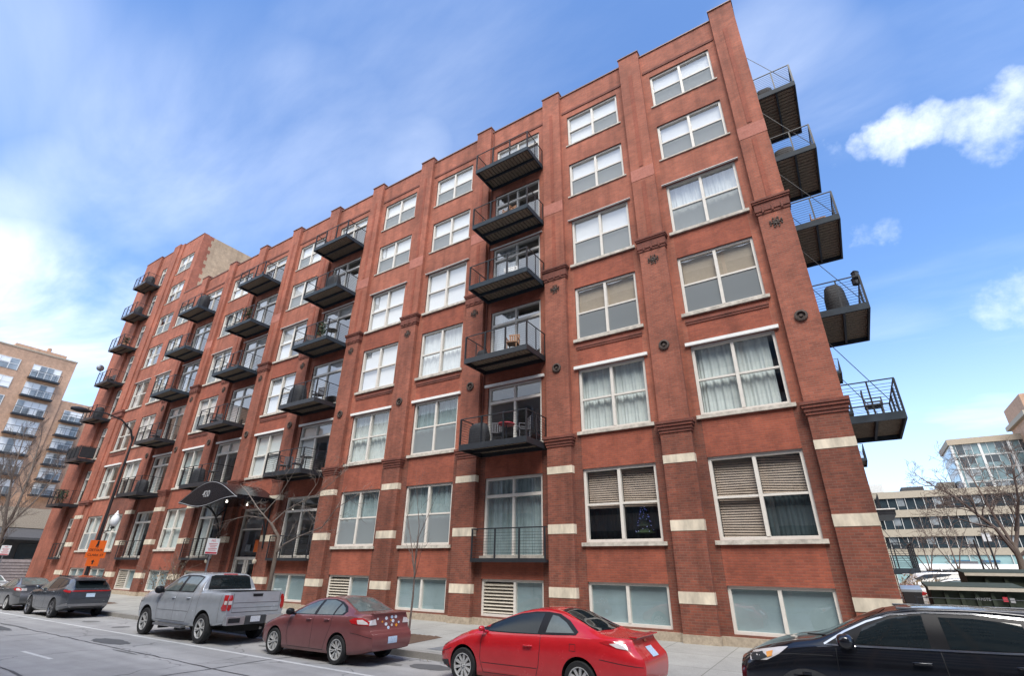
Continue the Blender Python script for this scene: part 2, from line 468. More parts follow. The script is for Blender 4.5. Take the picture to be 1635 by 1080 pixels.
def curtain_mesh(w, h, m, x0, x1, z0, seed, amp=.028):
    def f():
        r = random.Random(seed); mb = MB(); n = int((x1 - x0) / .03); y = DEP + .225; ph = r.random() * 6
        pts = []
        for i in range(n + 1):
            x = x0 + (x1 - x0) * i / n
            pts.append((x, y + amp * math.sin(x * 19 + ph + 1.6 * math.sin(x * 3.1 + ph)) + .02 * math.sin(x * 47)))
        for i in range(n):
            a, b = pts[i], pts[i + 1]; mb.quad((a[0], a[1], z0), (b[0], b[1], z0), (b[0], b[1], h - .06), (a[0], a[1], h - .06))
        return mb.mesh('curtain', M[m], 80)
    return once(('c', w, h, m, x0, x1, z0, seed), f)
def shade_mesh(w, h, m, x0, x1, z0):
    def f():
        mb = MB(); mb.box(x0, x1, DEP + .14, DEP + .15, z0, h - .05); return mb.mesh('roller_shade', M[m])
    return once(('r', w, h, m, x0, x1, z0), f)
def blind_mesh(w, h, x0, x1, z0, tilt=0.):
    def f():
        mb = MB(); z = z0; k = 0
        while z < h - .08:
            t = tilt * (1 + .6 * math.sin(k * .55))
            mb.quad((x0, DEP + .16, z - .03 + t), (x1, DEP + .16, z - .03 - t), (x1, DEP + .19, z + .031 - t), (x0, DEP + .19, z + .031 + t)); z += .078; k += 1
        return mb.mesh('venetian_blind', M['blind_tan'])
    return once(('b', w, h, x0, x1, z0, tilt), f)

def window(parent, x, z0, z1, w=WW, rail=.5, lintel=None, style='white', screens=(), pane=None, y=0, rz=0, seed=0):
    h = z1 - z0
    o = put('window', frame_mesh(w, h, rail, lintel), parent, (x, y, z0), rz)
    put('pane', pane_mesh(w, h, pane or ('glass_up' if z0 > 11 else 'glass')), o)
    i0, i1 = -w / 2 + .11, w / 2 - .11
    if screens: put('screen', screen_mesh(w, h, tuple(screens), rail or .5), o)
    if style == 'white': put('roller_shade', shade_mesh(w, h, 'shade_white', i0, i1, .05), o)  # full white backing also gives the pane its sky reflection
    elif style == 'white_half': put('roller_shade', shade_mesh(w, h, 'shade_white', i0, i1, h * .47), o)
    elif style == 'white_left': put('roller_shade', shade_mesh(w, h, 'shade_white', i0, -.05, .05), o); put('roller_shade', shade_mesh(w, h, 'shade_white', .05, i1, h * .48), o)
    elif style == 'beige': put('roller_shade', shade_mesh(w, h, 'shade_beige', i0, i1, h * .44), o)
    elif style == 'curtain': put('curtain', curtain_mesh(w, h, 'curtain_white', i0 - .32, i1 + .2, .06, seed % 4), o)
    elif style == 'curtain_mid': put('curtain', curtain_mesh(w, h, 'curtain_white', i0 - .02, i1 - .17, .06, 7), o)
    elif style == 'curtain_blue': put('curtain', curtain_mesh(w, h, 'curtain_blue', i0 - .32, i1 + .2, .06, seed % 4), o)
    elif style == 'curtain_side': put('curtain', curtain_mesh(w, h, 'curtain_white', i0 - .32, i0 + .75, .06, 2), o); put('curtain', curtain_mesh(w, h, 'curtain_white', i1 - .6, i1 + .2, .06, 3), o)
    if style in ('blind3', 'blind_half'): put('curtain', curtain_mesh(w, h, 'dim_pane_tone', (-.1 if style == 'blind3' else i0 - 1.6), i1 + .3, .06, 5, .02), o, (0, 0 if style == 'blind3' else 1.1, 0))  # added dark sheet for the dim pane tone, not a real curtain
    if style == 'blind3':
        put('venetian_blind', blind_mesh(w, h, i0, -.06, .12, .012), o); put('venetian_blind', blind_mesh(w, h, .06, i1, h * .53, .03), o)
    elif style == 'blind_half': put('venetian_blind', blind_mesh(w, h, i0, -.06, h * .46, .006), o); put('venetian_blind', blind_mesh(w, h, .06, i1, h * .46, .02), o)
    return o

STY = {(0, 1): ('blind3', ()), (0, 2): ('curtain_mid', ()), (0, 3): ('beige', (-1, 1)), (0, 4): ('curtain', (-1, 1)), (0, 5): ('white', (-1, 1)), (0, 6): ('white', (-1, 1)),
       (1, 1): ('blind_half', ()), (1, 2): ('curtain', ()), (1, 3): ('beige', (-1, 1)), (1, 4): ('white', (-1, 1)), (1, 5): ('white', (-1, 1)), (1, 6): ('white', (1,)),
       (3, 1): ('curtain_blue', (-1, 1)), (3, 2): ('curtain_blue', (-1, 1)), (3, 3): ('curtain', ()), (3, 4): ('white', ()), (3, 5): ('white', (-1,)), (3, 6): ('white', (-1, 1)),
       (4, 1): ('curtain_blue', (-1, 1)), (4, 2): ('curtain', ()), (4, 3): ('white', ()), (4, 4): ('white', ()), (4, 5): ('white', (-1, 1)), (4, 6): ('white', (-1, 1)),
       (6, 2): ('white', ()), (6, 3): ('white', ()), (6, 4): ('white_left', ()), (6, 5): ('white', (-1, 1)), (6, 6): ('white', (-1,)),
       (8, 1): ('curtain', ()), (8, 2): ('curtain_blue', ()), (8, 3): ('white', (-1,)), (8, 4): ('white', (-1,)), (8, 5): ('curtain', (-1,)), (8, 6): ('white', ())}
LIN = {2: .13, 4: .03}
for b in WIN_BAYS:
    for f in range(1, 7):
        if b == 6 and f == 1: continue
        st, sc = STY[(b, f)]
        window(bld, bayc(b), *ROWS[f], lintel=LIN.get(f), style=st, screens=sc, seed=b * 7 + f, rail=.5)
for f in range(1, 7): window(bld, BX, *ROWS[f], w=2.6, lintel=LIN.get(f), style=('white', 'curtain', 'white_half')[f % 3], screens=(-1, 1) if f > 3 else (), seed=f)
for f in range(1, 9): window(bld, AX, *TROWS[f], lintel=LIN.get(f), style={7: 'white_half', 8: 'white_left', 4: 'curtain_side', 5: 'curtain_side'}.get(f, ('none', 'curtain', 'curtain_side')[f % 3]), screens=(-1, 1) if f in (1, 6, 8) else (), seed=f)
# basement row: frosted panes, some with a louvred half
def base_window(x, w, louver):
    h = ROWS[0][1] - ROWS[0][0]
    mb = MB(); a = DEP - .03; b2 = DEP + .12; hw = w / 2; t = .09; mid = .12 if louver else 0
    mb.box(-hw, -hw + t, a, b2, 0, h); mb.box(hw - t, hw, a, b2, 0, h); mb.box(-hw + t, hw - t, a, b2, h - t, h); mb.box(-hw + t, hw - t, a, b2, 0, t); mb.box(mid - .05, mid + .05, a - .01, b2, t, h - t)
    o = mb.obj('basement_window', M['frame'], bld, (x, 0, ROWS[0][0]))
    mb = MB()
    g2 = MB()
    for q0, q1 in ((mid + .05, hw - t),) + (() if louver else ((-hw + t, mid - .05),)):
        mb.box(q0, q1, DEP + .09, DEP + .10, t, h - t); g2.quad((q0, DEP + .04, t), (q1, DEP + .04, t), (q1, DEP + .04, h - t), (q0, DEP + .04, h - t))
    mb.obj('frosted_backing', M['frost'], o); g2.obj('pane', M['glass'], o)
    if louver:
        mb = MB(); n = 9
        for k in range(n):
            z = t + .03 + (h - 2 * t - .06) * k / n
            mb.quad((-hw + t, DEP - .02, z), (mid - .05, DEP - .02, z), (mid - .05, DEP + .07, z + .085), (-hw + t, DEP + .07, z + .085))
        mb.box(-hw + t, mid - .05, DEP + .10, DEP + .11, t, h - t, 1)
        mb.obj('louver', [M['louver'], M['black']], o)
for b in (0, 1, 3, 5, 7, 8): base_window(bayc(b), WW, False)
for b in (2, 4, 9): base_window(bayc(b), WW, True)
base_window(BX, 2.6, False); base_window(AX, WW, False)

# ---------------------------------------------------------------- balcony doors
def door_mesh(w, h, tr):
    def f():
        mb = MB(); a = DEP - .03; b = DEP + .12; t = .10; hw = w / 2
        mb.box(-hw, -hw + t, a, b, 0, h); mb.box(hw - t, hw, a, b, 0, h); mb.box(-hw + t, hw - t, a, b, h - t, h); mb.box(-hw + t, hw - t, a, b, 0, t + .05)
        mb.box(-hw + t, hw - t, a - .01, b, h - tr - .07, h - tr + .05)
        mb.box(-.04, .04, a, b - .005, h - tr + .05, h - t)
        if w > 2: mb.box(-.05, .05, a + .01, b - .008, t + .05, h - tr - .07)
        mb.box(-hw - .1, hw + .1, -.07, a - .002, -.02, .12, 1)
        return mb.mesh('balcony_door', [M['frame'], M['sill']])
    return once(('d', w, h), f)
def door_pane(w, h, m):
    def f():
        mb = MB(); t = .10; y = DEP + .05; mb.quad((-w / 2 + t, y, t + .05), (w / 2 - t, y, t + .05), (w / 2 - t, y, h - t), (-w / 2 + t, y, h - t)); return mb.mesh('pane', M[m])
    return once(('dp', w, h, m), f)
def door(x, z0, z1, w=WW, style='none', lintel=None, y=0, rz=0, seed=0):
    h = z1 - z0; tr = .74 if z0 < 17 else .62
    o = put('balcony_door', door_mesh(w, h, tr), bld, (x, y, z0), rz)
    put('pane', door_pane(w, h, 'glass_up' if z0 > 10 else 'glass'), o)
    i0, i1 = -w / 2 + .12, w / 2 - .12
    if lintel: mb = MB(); mb.box(-w / 2 - .16, w / 2 + .16, -.10, .06, h + .01, h + lintel); put('lintel', once(('l', w, lintel, h), lambda: mb.mesh('lintel', M['white'])), o)
    if style == 'curtain': put('curtain', curtain_mesh(w, h, 'curtain_blue', i0 - .32, i1 + .2, .12, seed % 4), o)
    elif style == 'half': put('curtain', curtain_mesh(w, h, 'curtain_white', i0, 0, .12, seed % 4), o)
    elif style == 'shade': put('roller_shade', shade_mesh(w, h, 'shade_white', i0, -.04, .12), o); put('roller_shade', shade_mesh(w, h, 'shade_white', .04, i1, h - tr), o)
    elif style == 'top': put('roller_shade', shade_mesh(w, h, 'shade_white', i0, i1, h - tr), o)
DST = {(2, 1): 'curtain', (2, 2): 'none', (2, 3): 'half', (2, 4): 'half', (2, 5): 'none', (2, 6): 'top', (5, 1): 'none', (5, 2): 'shade', (5, 3): 'shade', (5, 4): 'shade', (5, 5): 'none', (5, 6): 'top',
       (7, 1): 'half', (7, 2): 'top', (7, 3): 'shade', (7, 4): 'shade', (7, 5): 'shade', (7, 6): 'top', (9, 1): 'half', (9, 2): 'half', (9, 3): 'top', (9, 4): 'shade', (9, 5): 'shade', (9, 6): 'top'}
for b in DOOR_BAYS:
    for f in range(1, 7): door(bayc(b), SLAB[f], ROWS[f][1], style=DST[(b, f)], lintel=LIN.get(f), seed=b + f)
for f in range(1, 9): door(DX, SLAB[f], TROWS[f][1], w=1.5, style=('top', 'none', 'half')[f % 3], seed=f)
for f in range(1, 7):
    for yc in (SIDEY, SIDEY + (12.0 if f == 1 else 29.4)): door(.62, SLAB[f], ROWS[f][1], w=2.4, style='half', y=yc, rz=PI / 2, seed=f)

# ---------------------------------------------------------------- balconies
def rail_mb(w, d, nf, ns, zr=1.07, posts=True):
    mb = MB()
    y = -d + .03
    for k in range(nf + 1):
        x = -w / 2 + .03 + (w - .06) * k / nf
        for dx in (-.022, .022): mb.box(x + dx - .009, x + dx + .009, y - .03, y + .03, .0, zr)
    for s in (-1, 1):
        x = s * (w / 2 - .03)
        for k in range(1, ns + 1):
            yy = y + (d - .06) * k / ns
            mb.box(x - .012, x + .012, yy - .025, yy + .025, .0, zr)
    mb.box(-w / 2, w / 2, y - .02, y + .02, zr, zr + .035)
    for s in (-1, 1): mb.box(s * (w / 2 - .03) - .02, s * (w / 2 - .03) + .02, y + .021, 0, zr + .001, zr + .034)
    for k in range(9):
        z = .1 + .105 * k
        mb.tube([(-w / 2 + .03, y, z), (w / 2 - .03, y, z)], .0045, 4)
        for s in (-1, 1): mb.tube([(s * (w / 2 - .03), y, z), (s * (w / 2 - .03), 0, z)], .008, 4)
    return mb
def deck_mb(w, d, light):
    mb = MB(); t = .24
    mb.box(-w / 2, w / 2, -d, -d + .06, -t, 0, 0); mb.box(-w / 2, -w / 2 + .06, -d + .06, 0, -t, 0.002, 0); mb.box(w / 2 - .06, w / 2, -d + .06, 0, -t, 0.002, 0)
    mb.box(-w / 2 + .06, w / 2 - .06, -.06, 0, -t, 0.001, 0)
    n = int((w - .12) / .19)
    mb.box(-w / 2 + .061, w / 2 - .061, -d + .061, -.061, -.02, -.004, 0)
    for k in range(n):
        x0 = -w / 2 + .06 + (w - .12) * k / n; mb.box(x0 + .022, x0 + (w - .12) / n - .022, -d + .06, -.06, -.075, -.021, 1)
    mb.box(-w / 2 + .06, w / 2 - .06, -d * .52, -d * .52 + .07, -t + .03, -.076, 0)
    return mb
def balcony(x, z, w=3.3, d=1.62, y=0, rz=0, key='a', steel='steel', rods=False, label=None, nf=3):
    o = put('balcony', once(('bd', w, d, steel), lambda: deck_mb(w, d, 0).mesh('balcony', [M[steel], M['deck']])), bld, (x, y, z - .03), rz, label)
    put('railing', once(('br', w, d, nf), lambda: rail_mb(w, d, nf, 2).mesh('railing', M['steel'])), o)
    if rods:
        def f():
            mb = MB()
            for s in (-1, 1): mb.tube([(s * (w / 2 - .08), -d + .08, 0), (s * (w / 2 - .08), .05, 2.9)], .013, 5)
            return mb.mesh('hanger_rod', M['steel'])
        put('hanger_rod', once(('hr', w, d), f), o)
    return o
for b in DOOR_BAYS:
    for f in range(2, 7): balcony(bayc(b), SLAB[f], steel='steel' if f < 4 else 'steel_blue')  # upper decks take the bluer steel to stand for light from above
for f in range(2, 9): balcony(-58.4, SLAB[f], w=2.9, d=1.4, steel='steel')
for f in range(2, 7): balcony(.66, SLAB[f], w=3.15, d=1.53, y=SIDEY + .05, rz=PI / 2, steel='steel_blue', rods=True)
for f in range(1, 7): balcony(.66, SLAB[f], w=3.15, d=1.53, y=SIDEY + (12.0 if f == 1 else 29.4), rz=PI / 2, steel='steel_blue', rods=True)
mb = MB(); mb.box(.63, 2.2, 18.0, 22.0, 5.35, 5.62); mb.box(.63, 2.24, 17.96, 22.04, 5.62, 5.68, 1); mb.obj('side_door_canopy', [M['steel'], M['white']], bld)
def juliet(x, w):
    def f():
        mb = MB(); y = -.36; z0, z1 = -.12, 1.08
        mb.box(-w / 2, w / 2, y - .03, y + .03, z0, z0 + .14); mb.box(-w / 2, w / 2, y - .02, y + .02, z1, z1 + .045)
        for k in range(4):
            xx = -w / 2 + .04 + (w - .08) * k / 3; mb.box(xx - .03, xx + .03, y - .022, y + .022, z0 + .14, z1)
        for s in (-1, 1): mb.box(s * (w / 2 - .03) - .025, s * (w / 2 - .03) + .025, y + .031, .0, z0, z0 + .1); mb.box(s * (w / 2 - .03) - .02, s * (w / 2 - .03) + .02, y + .021, 0, z1, z1 + .04)
        for k in range(9): mb.tube([(-w / 2 + .03, y, z0 + .22 + k * .105), (w / 2 - .03, y, z0 + .22 + k * .105)], .006, 4)
        mb.box(-w / 2 + .05, w / 2 - .05, y + .031, -.002, z0 + .01, z0 + .05)
        return mb.mesh('juliet_railing', M['steel'])
    put('juliet_railing', once(('j', w), f), bld, (x, 0, SLAB[1]))
for b in DOOR_BAYS: juliet(bayc(b), 3.46)
juliet(DX, 2.2)

# ---------------------------------------------------------------- entrance and canopy
ent = MB(); a, b2 = .22, .34
x0, x1 = -30.95, -28.45
ent.box(x0, x0 + .1, a, b2, .34, 5.35); ent.box(x1 - .1, x1, a, b2, .34, 5.35); ent.box(x0 + .1, x1 - .1, a, b2, 5.25, 5.35)
ent.box(x0 + .1, x1 - .1, a, b2, 2.55, 2.7); ent.box(x0 + .1, x1 - .1, a, b2, 4.15, 4.23); ent.box(-29.76, -29.64, a, b2, .34, 2.55)
for xx in (x0 + .16, -29.59): ent.box(xx, xx + .1, a + .02, b2, .36, 2.54); ent.box(xx + .88, xx + .98, a + .02, b2, .36, 2.54); ent.box(xx + .1, xx + .88, a + .02, b2, .36, .6)
en = ent.obj('entrance_door', M['silver_frame'] if 'silver_frame' in M else M['frame'], bld)
mb = MB(); mb.quad((x0 + .1, a + .05, .36), (x1 - .1, a + .05, .36), (x1 - .1, a + .05, 5.25), (x0 + .1, a + .05, 5.25)); mb.obj('pane', M['glass'], en)
mb = MB(); mb.box(-29.15, -28.6, a - .012, a - .004, 2.95, 3.6); mb.obj('notice', plain('orange_notice', (.75, .16, .03), .7), en)
mb = MB(); mb.box(-30.0, -29.5, a - .011, a - .004, 3.0, 3.35); mb.obj('notice', plain('grey_notice', (.12, .14, .16), .6), en)
can = MB(); cx0, cx1 = -33.5, -27.3; yf, yb = 15.15 - FY, -.02; N = 18; zc = 5.62
def crown(t): return zc + .98 * math.sin(PI * min(max(t, 0), 1)) ** 1.15
def cloth(t, y): return (cx0 + (cx1 - cx0) * t, y, crown(t))
for k in range(N):
    t0, t1 = k / N, (k + 1) / N
    can.quad(cloth(t0, yf), cloth(t1, yf), cloth(t1, yb), cloth(t0, yb))
    z0, z1 = crown(t0), crown(t1)
    A, B = cloth(t0, yb), cloth(t1, yb); can.quad((A[0], yf, z0 - .1), (B[0], yf, z1 - .1), (B[0], yb, z1 - .1), (A[0], yb, z0 - .1))
for k in range(N):
    t0, t1 = k / N, (k + 1) / N
    def low(t): return zc - .08 - .10 * math.sin(2 * PI * t) ** 1 - .30 * math.sin(PI * t) ** 2
    A, B = cloth(t0, yf), cloth(t1, yf)
    can.quad((A[0], yf - .03, low(t0)), (B[0], yf - .03, low(t1)), (B[0], yf - .03, B[2] + .02), (A[0], yf - .03, A[2] + .02))
    can.quad((A[0], yf + .03, low(t0)), (B[0], yf + .03, low(t1)), (B[0], yf + .03, B[2] + .02), (A[0], yf + .03, A[2] + .02))
    can.quad((A[0], yf - .03, low(t0)), (B[0], yf - .03, low(t1)), (B[0], yf + .03, low(t1)), (A[0], yf + .03, low(t0)))
    can.quad((A[0], yf - .03, A[2] + .02), (B[0], yf - .03, B[2] + .02), (B[0], yf + .03, B[2] + .02), (A[0], yf + .03, A[2] + .02))
can.box(cx0, cx0 + .1, yf, yb, zc - .1, zc + .08); can.box(cx1 - .1, cx1, yf, yb, zc - .12, zc + .10); can.box(cx0 + .1, cx1 - .1, yb - .1, yb, zc - .1, zc + .05)
can.box(cx0 + .1, cx1 - .1, yf + .05, yb - .1, zc - .12, zc - .06)
cano = can.obj('entrance_canopy', M['canopy'], bld)
mb = MB()
pts = [(cx0 + (cx1 - cx0) * k / 30, yf - .04, zc - .03 - .10 * math.sin(2 * PI * k / 30) - .30 * math.sin(PI * k / 30) ** 2) for k in range(31)]
mb.tube(pts, .016, 5); mb.tube([(p[0], yf - .04, crown(k / 30) - .04) for k, p in enumerate(pts)], .014, 5)
mb.obj('trim_line', M['rim_grey_p'], cano)
n = put('number', text_mesh('420', .50, .012), cano, (-30.55, yf - .05, zc + .28)); n.rotation_euler = (PI / 2, 0, 0); n.data.materials.append(M['rim_grey_p'])
mb = MB()
mb.lathe([(.001, 0), (.045, 0), (.045, .03)], (-29.2, yf + .5, zc - .17), 12)
lm, nt, bs = new_mat('canopy_lamp'); bs.inputs['Emission Color'].default_value = (1, .93, .8, 1); bs.inputs['Emission Strength'].default_value = 6
mb.obj('canopy_light', lm, cano)
mb = MB(); mb.lathe([(.001, 0), (.04, 0), (.04, .03)], (-29.6, yb - .5, zc - .17), 12); mb.obj('canopy_light', lm, cano)
for bx in (-32.3, -27.6):
    mb = MB()
    arc = [(bx, -.26 - 1.55 * (1 - math.cos(t * PI / 2)), 3.3 + 2.2 * math.sin(t * PI / 2)) for t in [i / 10 for i in range(11)]]
    mb.tube(arc, .055, 6); mb.tube([(bx, -.28, 5.4), arc[5]], .035, 6); mb.tube([(bx, -.26, 3.1), (bx, -.26, 5.6)], .05, 6); mb.tube([arc[5], (bx, -1.3, 5.55)], .03, 6)
    mb.obj('canopy_bracket', M['steel'], bld)
for sx in (-32.85, -27.95):
    mb = MB(); mb.lathe([(.001, -.12), (.08, -.10), (.11, -.02), (.11, .02), (.08, .1), (.001, .12)], (sx, PY - FY - .1, 2.46), 10); mb.box(sx - .05, sx + .05, PY - FY - .04, PY - FY, 2.4, 2.52)
    mb.obj('wall_light', M['stone'], bld, smooth=40)
mb = MB()
mb.tube([(pl(3) + PW + .1, -.05, 26.3), (pl(3) + PW + .1, -.05, 7.2)], .035, 6)
mb.obj('downspout', M['brick_trim'], bld)
# ------------------------------------------------------------------ ground, road, pavement
def ground_mat(name, col, dark, sc, rough=.9, joints=None, patches=.3, cracks=False):
    m, nt, b = new_mat(name)
    pos = nd(nt, 'ShaderNodeNewGeometry').outputs['Position']
    n1 = noise(nt, pos, .22, 6, .62); n2 = noise(nt, pos, sc, 3, .7); n3 = noise(nt, pos, 1.1, 5, .65)
    c = ramp(nt, n2, [(.25, tuple(x * .8 for x in col)), (.75, tuple(min(1, x * 1.18) for x in col))])
    f = ramp(nt, n1, [(.38, (0, 0, 0)), (.68, (1, 1, 1))])
    c = mixrgb(nt, math_n(nt, 'MULTIPLY', f, patches), c, dark)
    f3 = ramp(nt, n3, [(.3, (.86,) * 3), (.7, (1.1,) * 3)]); c = mixrgb(nt, 1., c, f3, 'MULTIPLY')
    if cracks:
        vo = nd(nt, 'ShaderNodeTexVoronoi'); vo.feature = 'DISTANCE_TO_EDGE'; vo.inputs['Scale'].default_value = .28
        dn = nd(nt, 'ShaderNodeVectorMath'); dn.operation = 'ADD'
        nn = nd(nt, 'ShaderNodeTexNoise'); nn.inputs['Scale'].default_value = 1.5; nt.links.new(pos, nn.inputs['Vector'])
        nt.links.new(pos, dn.inputs[0]); nt.links.new(nn.outputs[1], dn.inputs[1]); nt.links.new(dn.outputs[0], vo.inputs['Vector'])
        k = ramp(nt, vo.outputs[0], [(.0, (.55,) * 3), (.012, (1,) * 3)]); c = mixrgb(nt, 1., c, k, 'MULTIPLY')
        mp = nd(nt, 'ShaderNodeMapping'); mp.inputs['Scale'].default_value = (.02, .55, 1); nt.links.new(pos, mp.inputs[0])
        k2 = ramp(nt, noise(nt, mp.outputs[0], 1.6, 4), [(.35, (.84,) * 3), (.65, (1.1,) * 3)]); c = mixrgb(nt, 1., c, k2, 'MULTIPLY')
    if joints:
        bt = nd(nt, 'ShaderNodeTexBrick'); bt.offset = 0; bt.inputs['Scale'].default_value = 1
        bt.inputs['Brick Width'].default_value = joints; bt.inputs['Row Height'].default_value = joints; bt.inputs['Mortar Size'].default_value = .012
        bt.inputs['Color1'].default_value = (1, 1, 1, 1); bt.inputs['Color2'].default_value = (.9, .9, .9, 1); bt.inputs['Mortar'].default_value = (.5, .49, .47, 1)
        nt.links.new(pos, bt.inputs['Vector']); c = mixrgb(nt, 1., c, bt.outputs[0], 'MULTIPLY')
    nt.links.new(c, b.inputs['Base Color']); b.inputs['Roughness'].default_value = rough
    bn = nd(nt, 'ShaderNodeBump'); bn.inputs['Strength'].default_value = .35; bn.inputs['Distance'].default_value = .01
    nt.links.new(n2, bn.inputs['Height']); nt.links.new(bn.outputs[0], b.inputs['Normal'])
    return m
M['asphalt'] = ground_mat('worn_asphalt', (.36, .355, .345), (.27, .265, .26), 45, cracks=True)
M['concrete'] = ground_mat('pale_concrete', (.345, .34, .315), (.265, .26, .24), 30, joints=1.75)
M['kerb'] = ground_mat('kerb_concrete', (.30, .285, .26), (.19, .18, .165), 25, joints=3.05)
M['lot'] = ground_mat('parking_lot_asphalt', (.15, .15, .15), (.11, .11, .11), 30)
M['soil'] = ground_mat('bark_mulch', (.12, .075, .05), (.06, .04, .03), 60)
M['land'] = ground_mat('city_ground', (.2, .19, .17), (.14, .14, .13), 5)
M['paint'] = ground_mat('worn_white_road_paint', (.62, .62, .60), (.34, .34, .34), 14, patches=.6)
M['patch'] = ground_mat('dark_asphalt_patch', (.115, .118, .12), (.09, .09, .09), 40)

def sheet(name, pts, mat, kind=True):
    mb = MB(); mb.poly(pts); o = mb.obj(name, mat)
    return struct(o) if kind else o
sheet('ground', [(-1500, -1500, -.02), (1500, -1500, -.02), (1500, 1500, -.02), (-1500, 1500, -.02)], M['land'])
sheet('road', [(-400, -4.2, 0), (250, -4.2, 0), (250, 12.0, 0), (-400, 12.0, 0)], M['asphalt'])
mb = MB()
mb.quad((-63.5, 12.18, .151), (120, 12.18, .151), (120, 17.8, .325), (-63.5, 17.8, .325))
struct(mb.obj('pavement', M['concrete']))
mb = MB(); mb.box(-63.6, 120, 12.0, 12.18, -.02, .156); struct(mb.obj('kerb', M['kerb']))
mb = MB(); mb.box(-400, 250, -4.4, -4.2, -.02, .15); mb.box(-400, 250, -9.4, -4.41, -.02, .146); struct(mb.obj('opposite_pavement', M['concrete']))
sheet('cross_street', [(-88, 12.2, .006), (-63.7, 12.2, .006), (-63.7, 120, .006), (-88, 120, .006)], M['asphalt'])
mb = MB(); mb.quad((.7, 17.8, .32), (90, 17.8, .32), (90, 27, .8), (.7, 27, .8)); mb.quad((.7, 27, .8), (90, 27, .8), (90, 60, .8), (.7, 60, .8))
mb.quad((.7, 60, .8), (90, 60, .8), (90, 64, .5), (.7, 64, .5)); mb.quad((.7, 64, .5), (90, 64, .5), (90, 110, .5), (.7, 110, .5))
struct(mb.obj('parking_lot', M['lot']))
mb = MB(); mb.quad((-120, 9.44, .004), (60, 9.44, .004), (60, 9.57, .004), (-120, 9.57, .004)); struct(mb.obj('parking_lane_line', M['paint']))
mb = MB()
for k in range(-14, 10): mb.quad((-19.85 + k * 9.1, 6.06, .004), (-17.8 + k * 9.1, 6.06, .004), (-17.8 + k * 9.1, 6.17, .004), (-19.85 + k * 9.1, 6.17, .004))
struct(mb.obj('centre_dashes', M['paint']))
mb = MB()
def blob(cx, cy, rx, ry, z, seed, n=28):
    r = random.Random(seed); return [(cx + rx * math.cos(2 * PI * k / n) * (1 + .12 * r.uniform(-1, 1)), cy + ry * math.sin(2 * PI * k / n) * (1 + .12 * r.uniform(-1, 1)), z) for k in range(n)]
mb.poly(blob(-20.4, 8.4, 1.1, .34, .005, 1)); mb.poly(blob(-9.6, 11.2, .62, .33, .005, 2)); mb.poly(blob(-14.5, 4.4, 1.6, .3, .005, 4)); mb.poly(blob(-28, 7.4, 1.9, .3, .005, 5))
struct(mb.obj('asphalt_patch', M['patch']))
# tar-filled seams
M['tar'] = plain('tar_seam', (.075, .075, .077), .6, var=.2)
def seam(pts, wd, seed, z):
    r = random.Random(seed); mb = MB(); P = []
    for (a, b) in zip(pts[:-1], pts[1:]):
        n = max(2, int(math.hypot(b[0] - a[0], b[1] - a[1]) / .5))
        for k in range(n): P.append((a[0] + (b[0] - a[0]) * k / n + r.uniform(-.05, .05), a[1] + (b[1] - a[1]) * k / n + r.uniform(-.04, .04)))
    P.append(pts[-1])
    for k in range(len(P) - 1):
        a, b = P[k], P[k + 1]; dx, dy = b[0] - a[0], b[1] - a[1]; l = math.hypot(dx, dy); nx, ny = -dy / l, dx / l; w0 = wd * r.uniform(.6, 1.3); w1 = w0
        mb.quad((a[0] - nx * w0, a[1] - ny * w0, z), (b[0] - nx * w1, b[1] - ny * w1, z), (b[0] + nx * w1, b[1] + ny * w1, z), (a[0] + nx * w0, a[1] + ny * w0, z))
    return struct(mb.obj('tar_seam', M['tar']))
for k, (pts, wd) in enumerate((([(-60, 7.9), (-30, 8.0), (-12, 7.85), (8, 7.9)], .022), ([(-60, 4.9), (-20, 5.0), (6, 4.85)], .028), ([(-24.5, 3.0), (-24.2, 7.9)], .02), ([(-13.2, 4.9), (-13.6, 9.3), (-13.3, 11.9)], .018), ([(-31.5, 5.0), (-31.9, 11.9)], .018), ([(-18.9, 7.9), (-18.6, 11.8)], .014))): seam(pts, wd, k, .0062 + k * .0003)
def slope(y): return .151 + (y - 12.18) / (17.8 - 12.18) * .174
def pit(x0, x1, y0, y1):
    mb = MB(); n = 14; r = random.Random(int(x0 * 7))
    for i in range(n):
        for j in range(n):
            def P(a, b): return (x0 + (x1 - x0) * a / n, y0 + (y1 - y0) * b / n, slope(y0 + (y1 - y0) * b / n) + .006 + (.05 if 0 < a < n and 0 < b < n else 0) * random.Random(a * 31 + b).random())
            mb.quad(P(i, j), P(i + 1, j), P(i + 1, j + 1), P(i, j + 1))
    return mb
for k, (a, b) in enumerate(((-13.3, -11.9), (-20.6, -19.1), (-28.9, -26.4), (-37.5, -35.4))):
    o = pit(a, b, 12.7, 14.4).obj('mulch_bed', M['soil'], smooth=60); o['kind'] = 'stuff'
# oil spots and tyre scuffs in the parking lane
M['oil'] = ground_mat('oil_stained_asphalt', (.19, .188, .182), (.13, .13, .128), 40)
mb = MB(); r = random.Random(8)
for k in range(16): x = -38 + k * 2.7 + r.uniform(-.6, .6); mb.poly(blob(x, 10.75 + r.uniform(-.5, .4), r.uniform(.2, .7), r.uniform(.1, .3), .0052 + k * .0001, 50 + k))
for k in range(7): mb.poly(blob(-33 + k * 5.3 + r.uniform(-1, 1), r.uniform(4.2, 8.8), r.uniform(.4, 1.6), r.uniform(.05, .16), .0053 + k * .0001, 80 + k))
o = mb.obj('road_stains', M['oil']); o['kind'] = 'stuff'
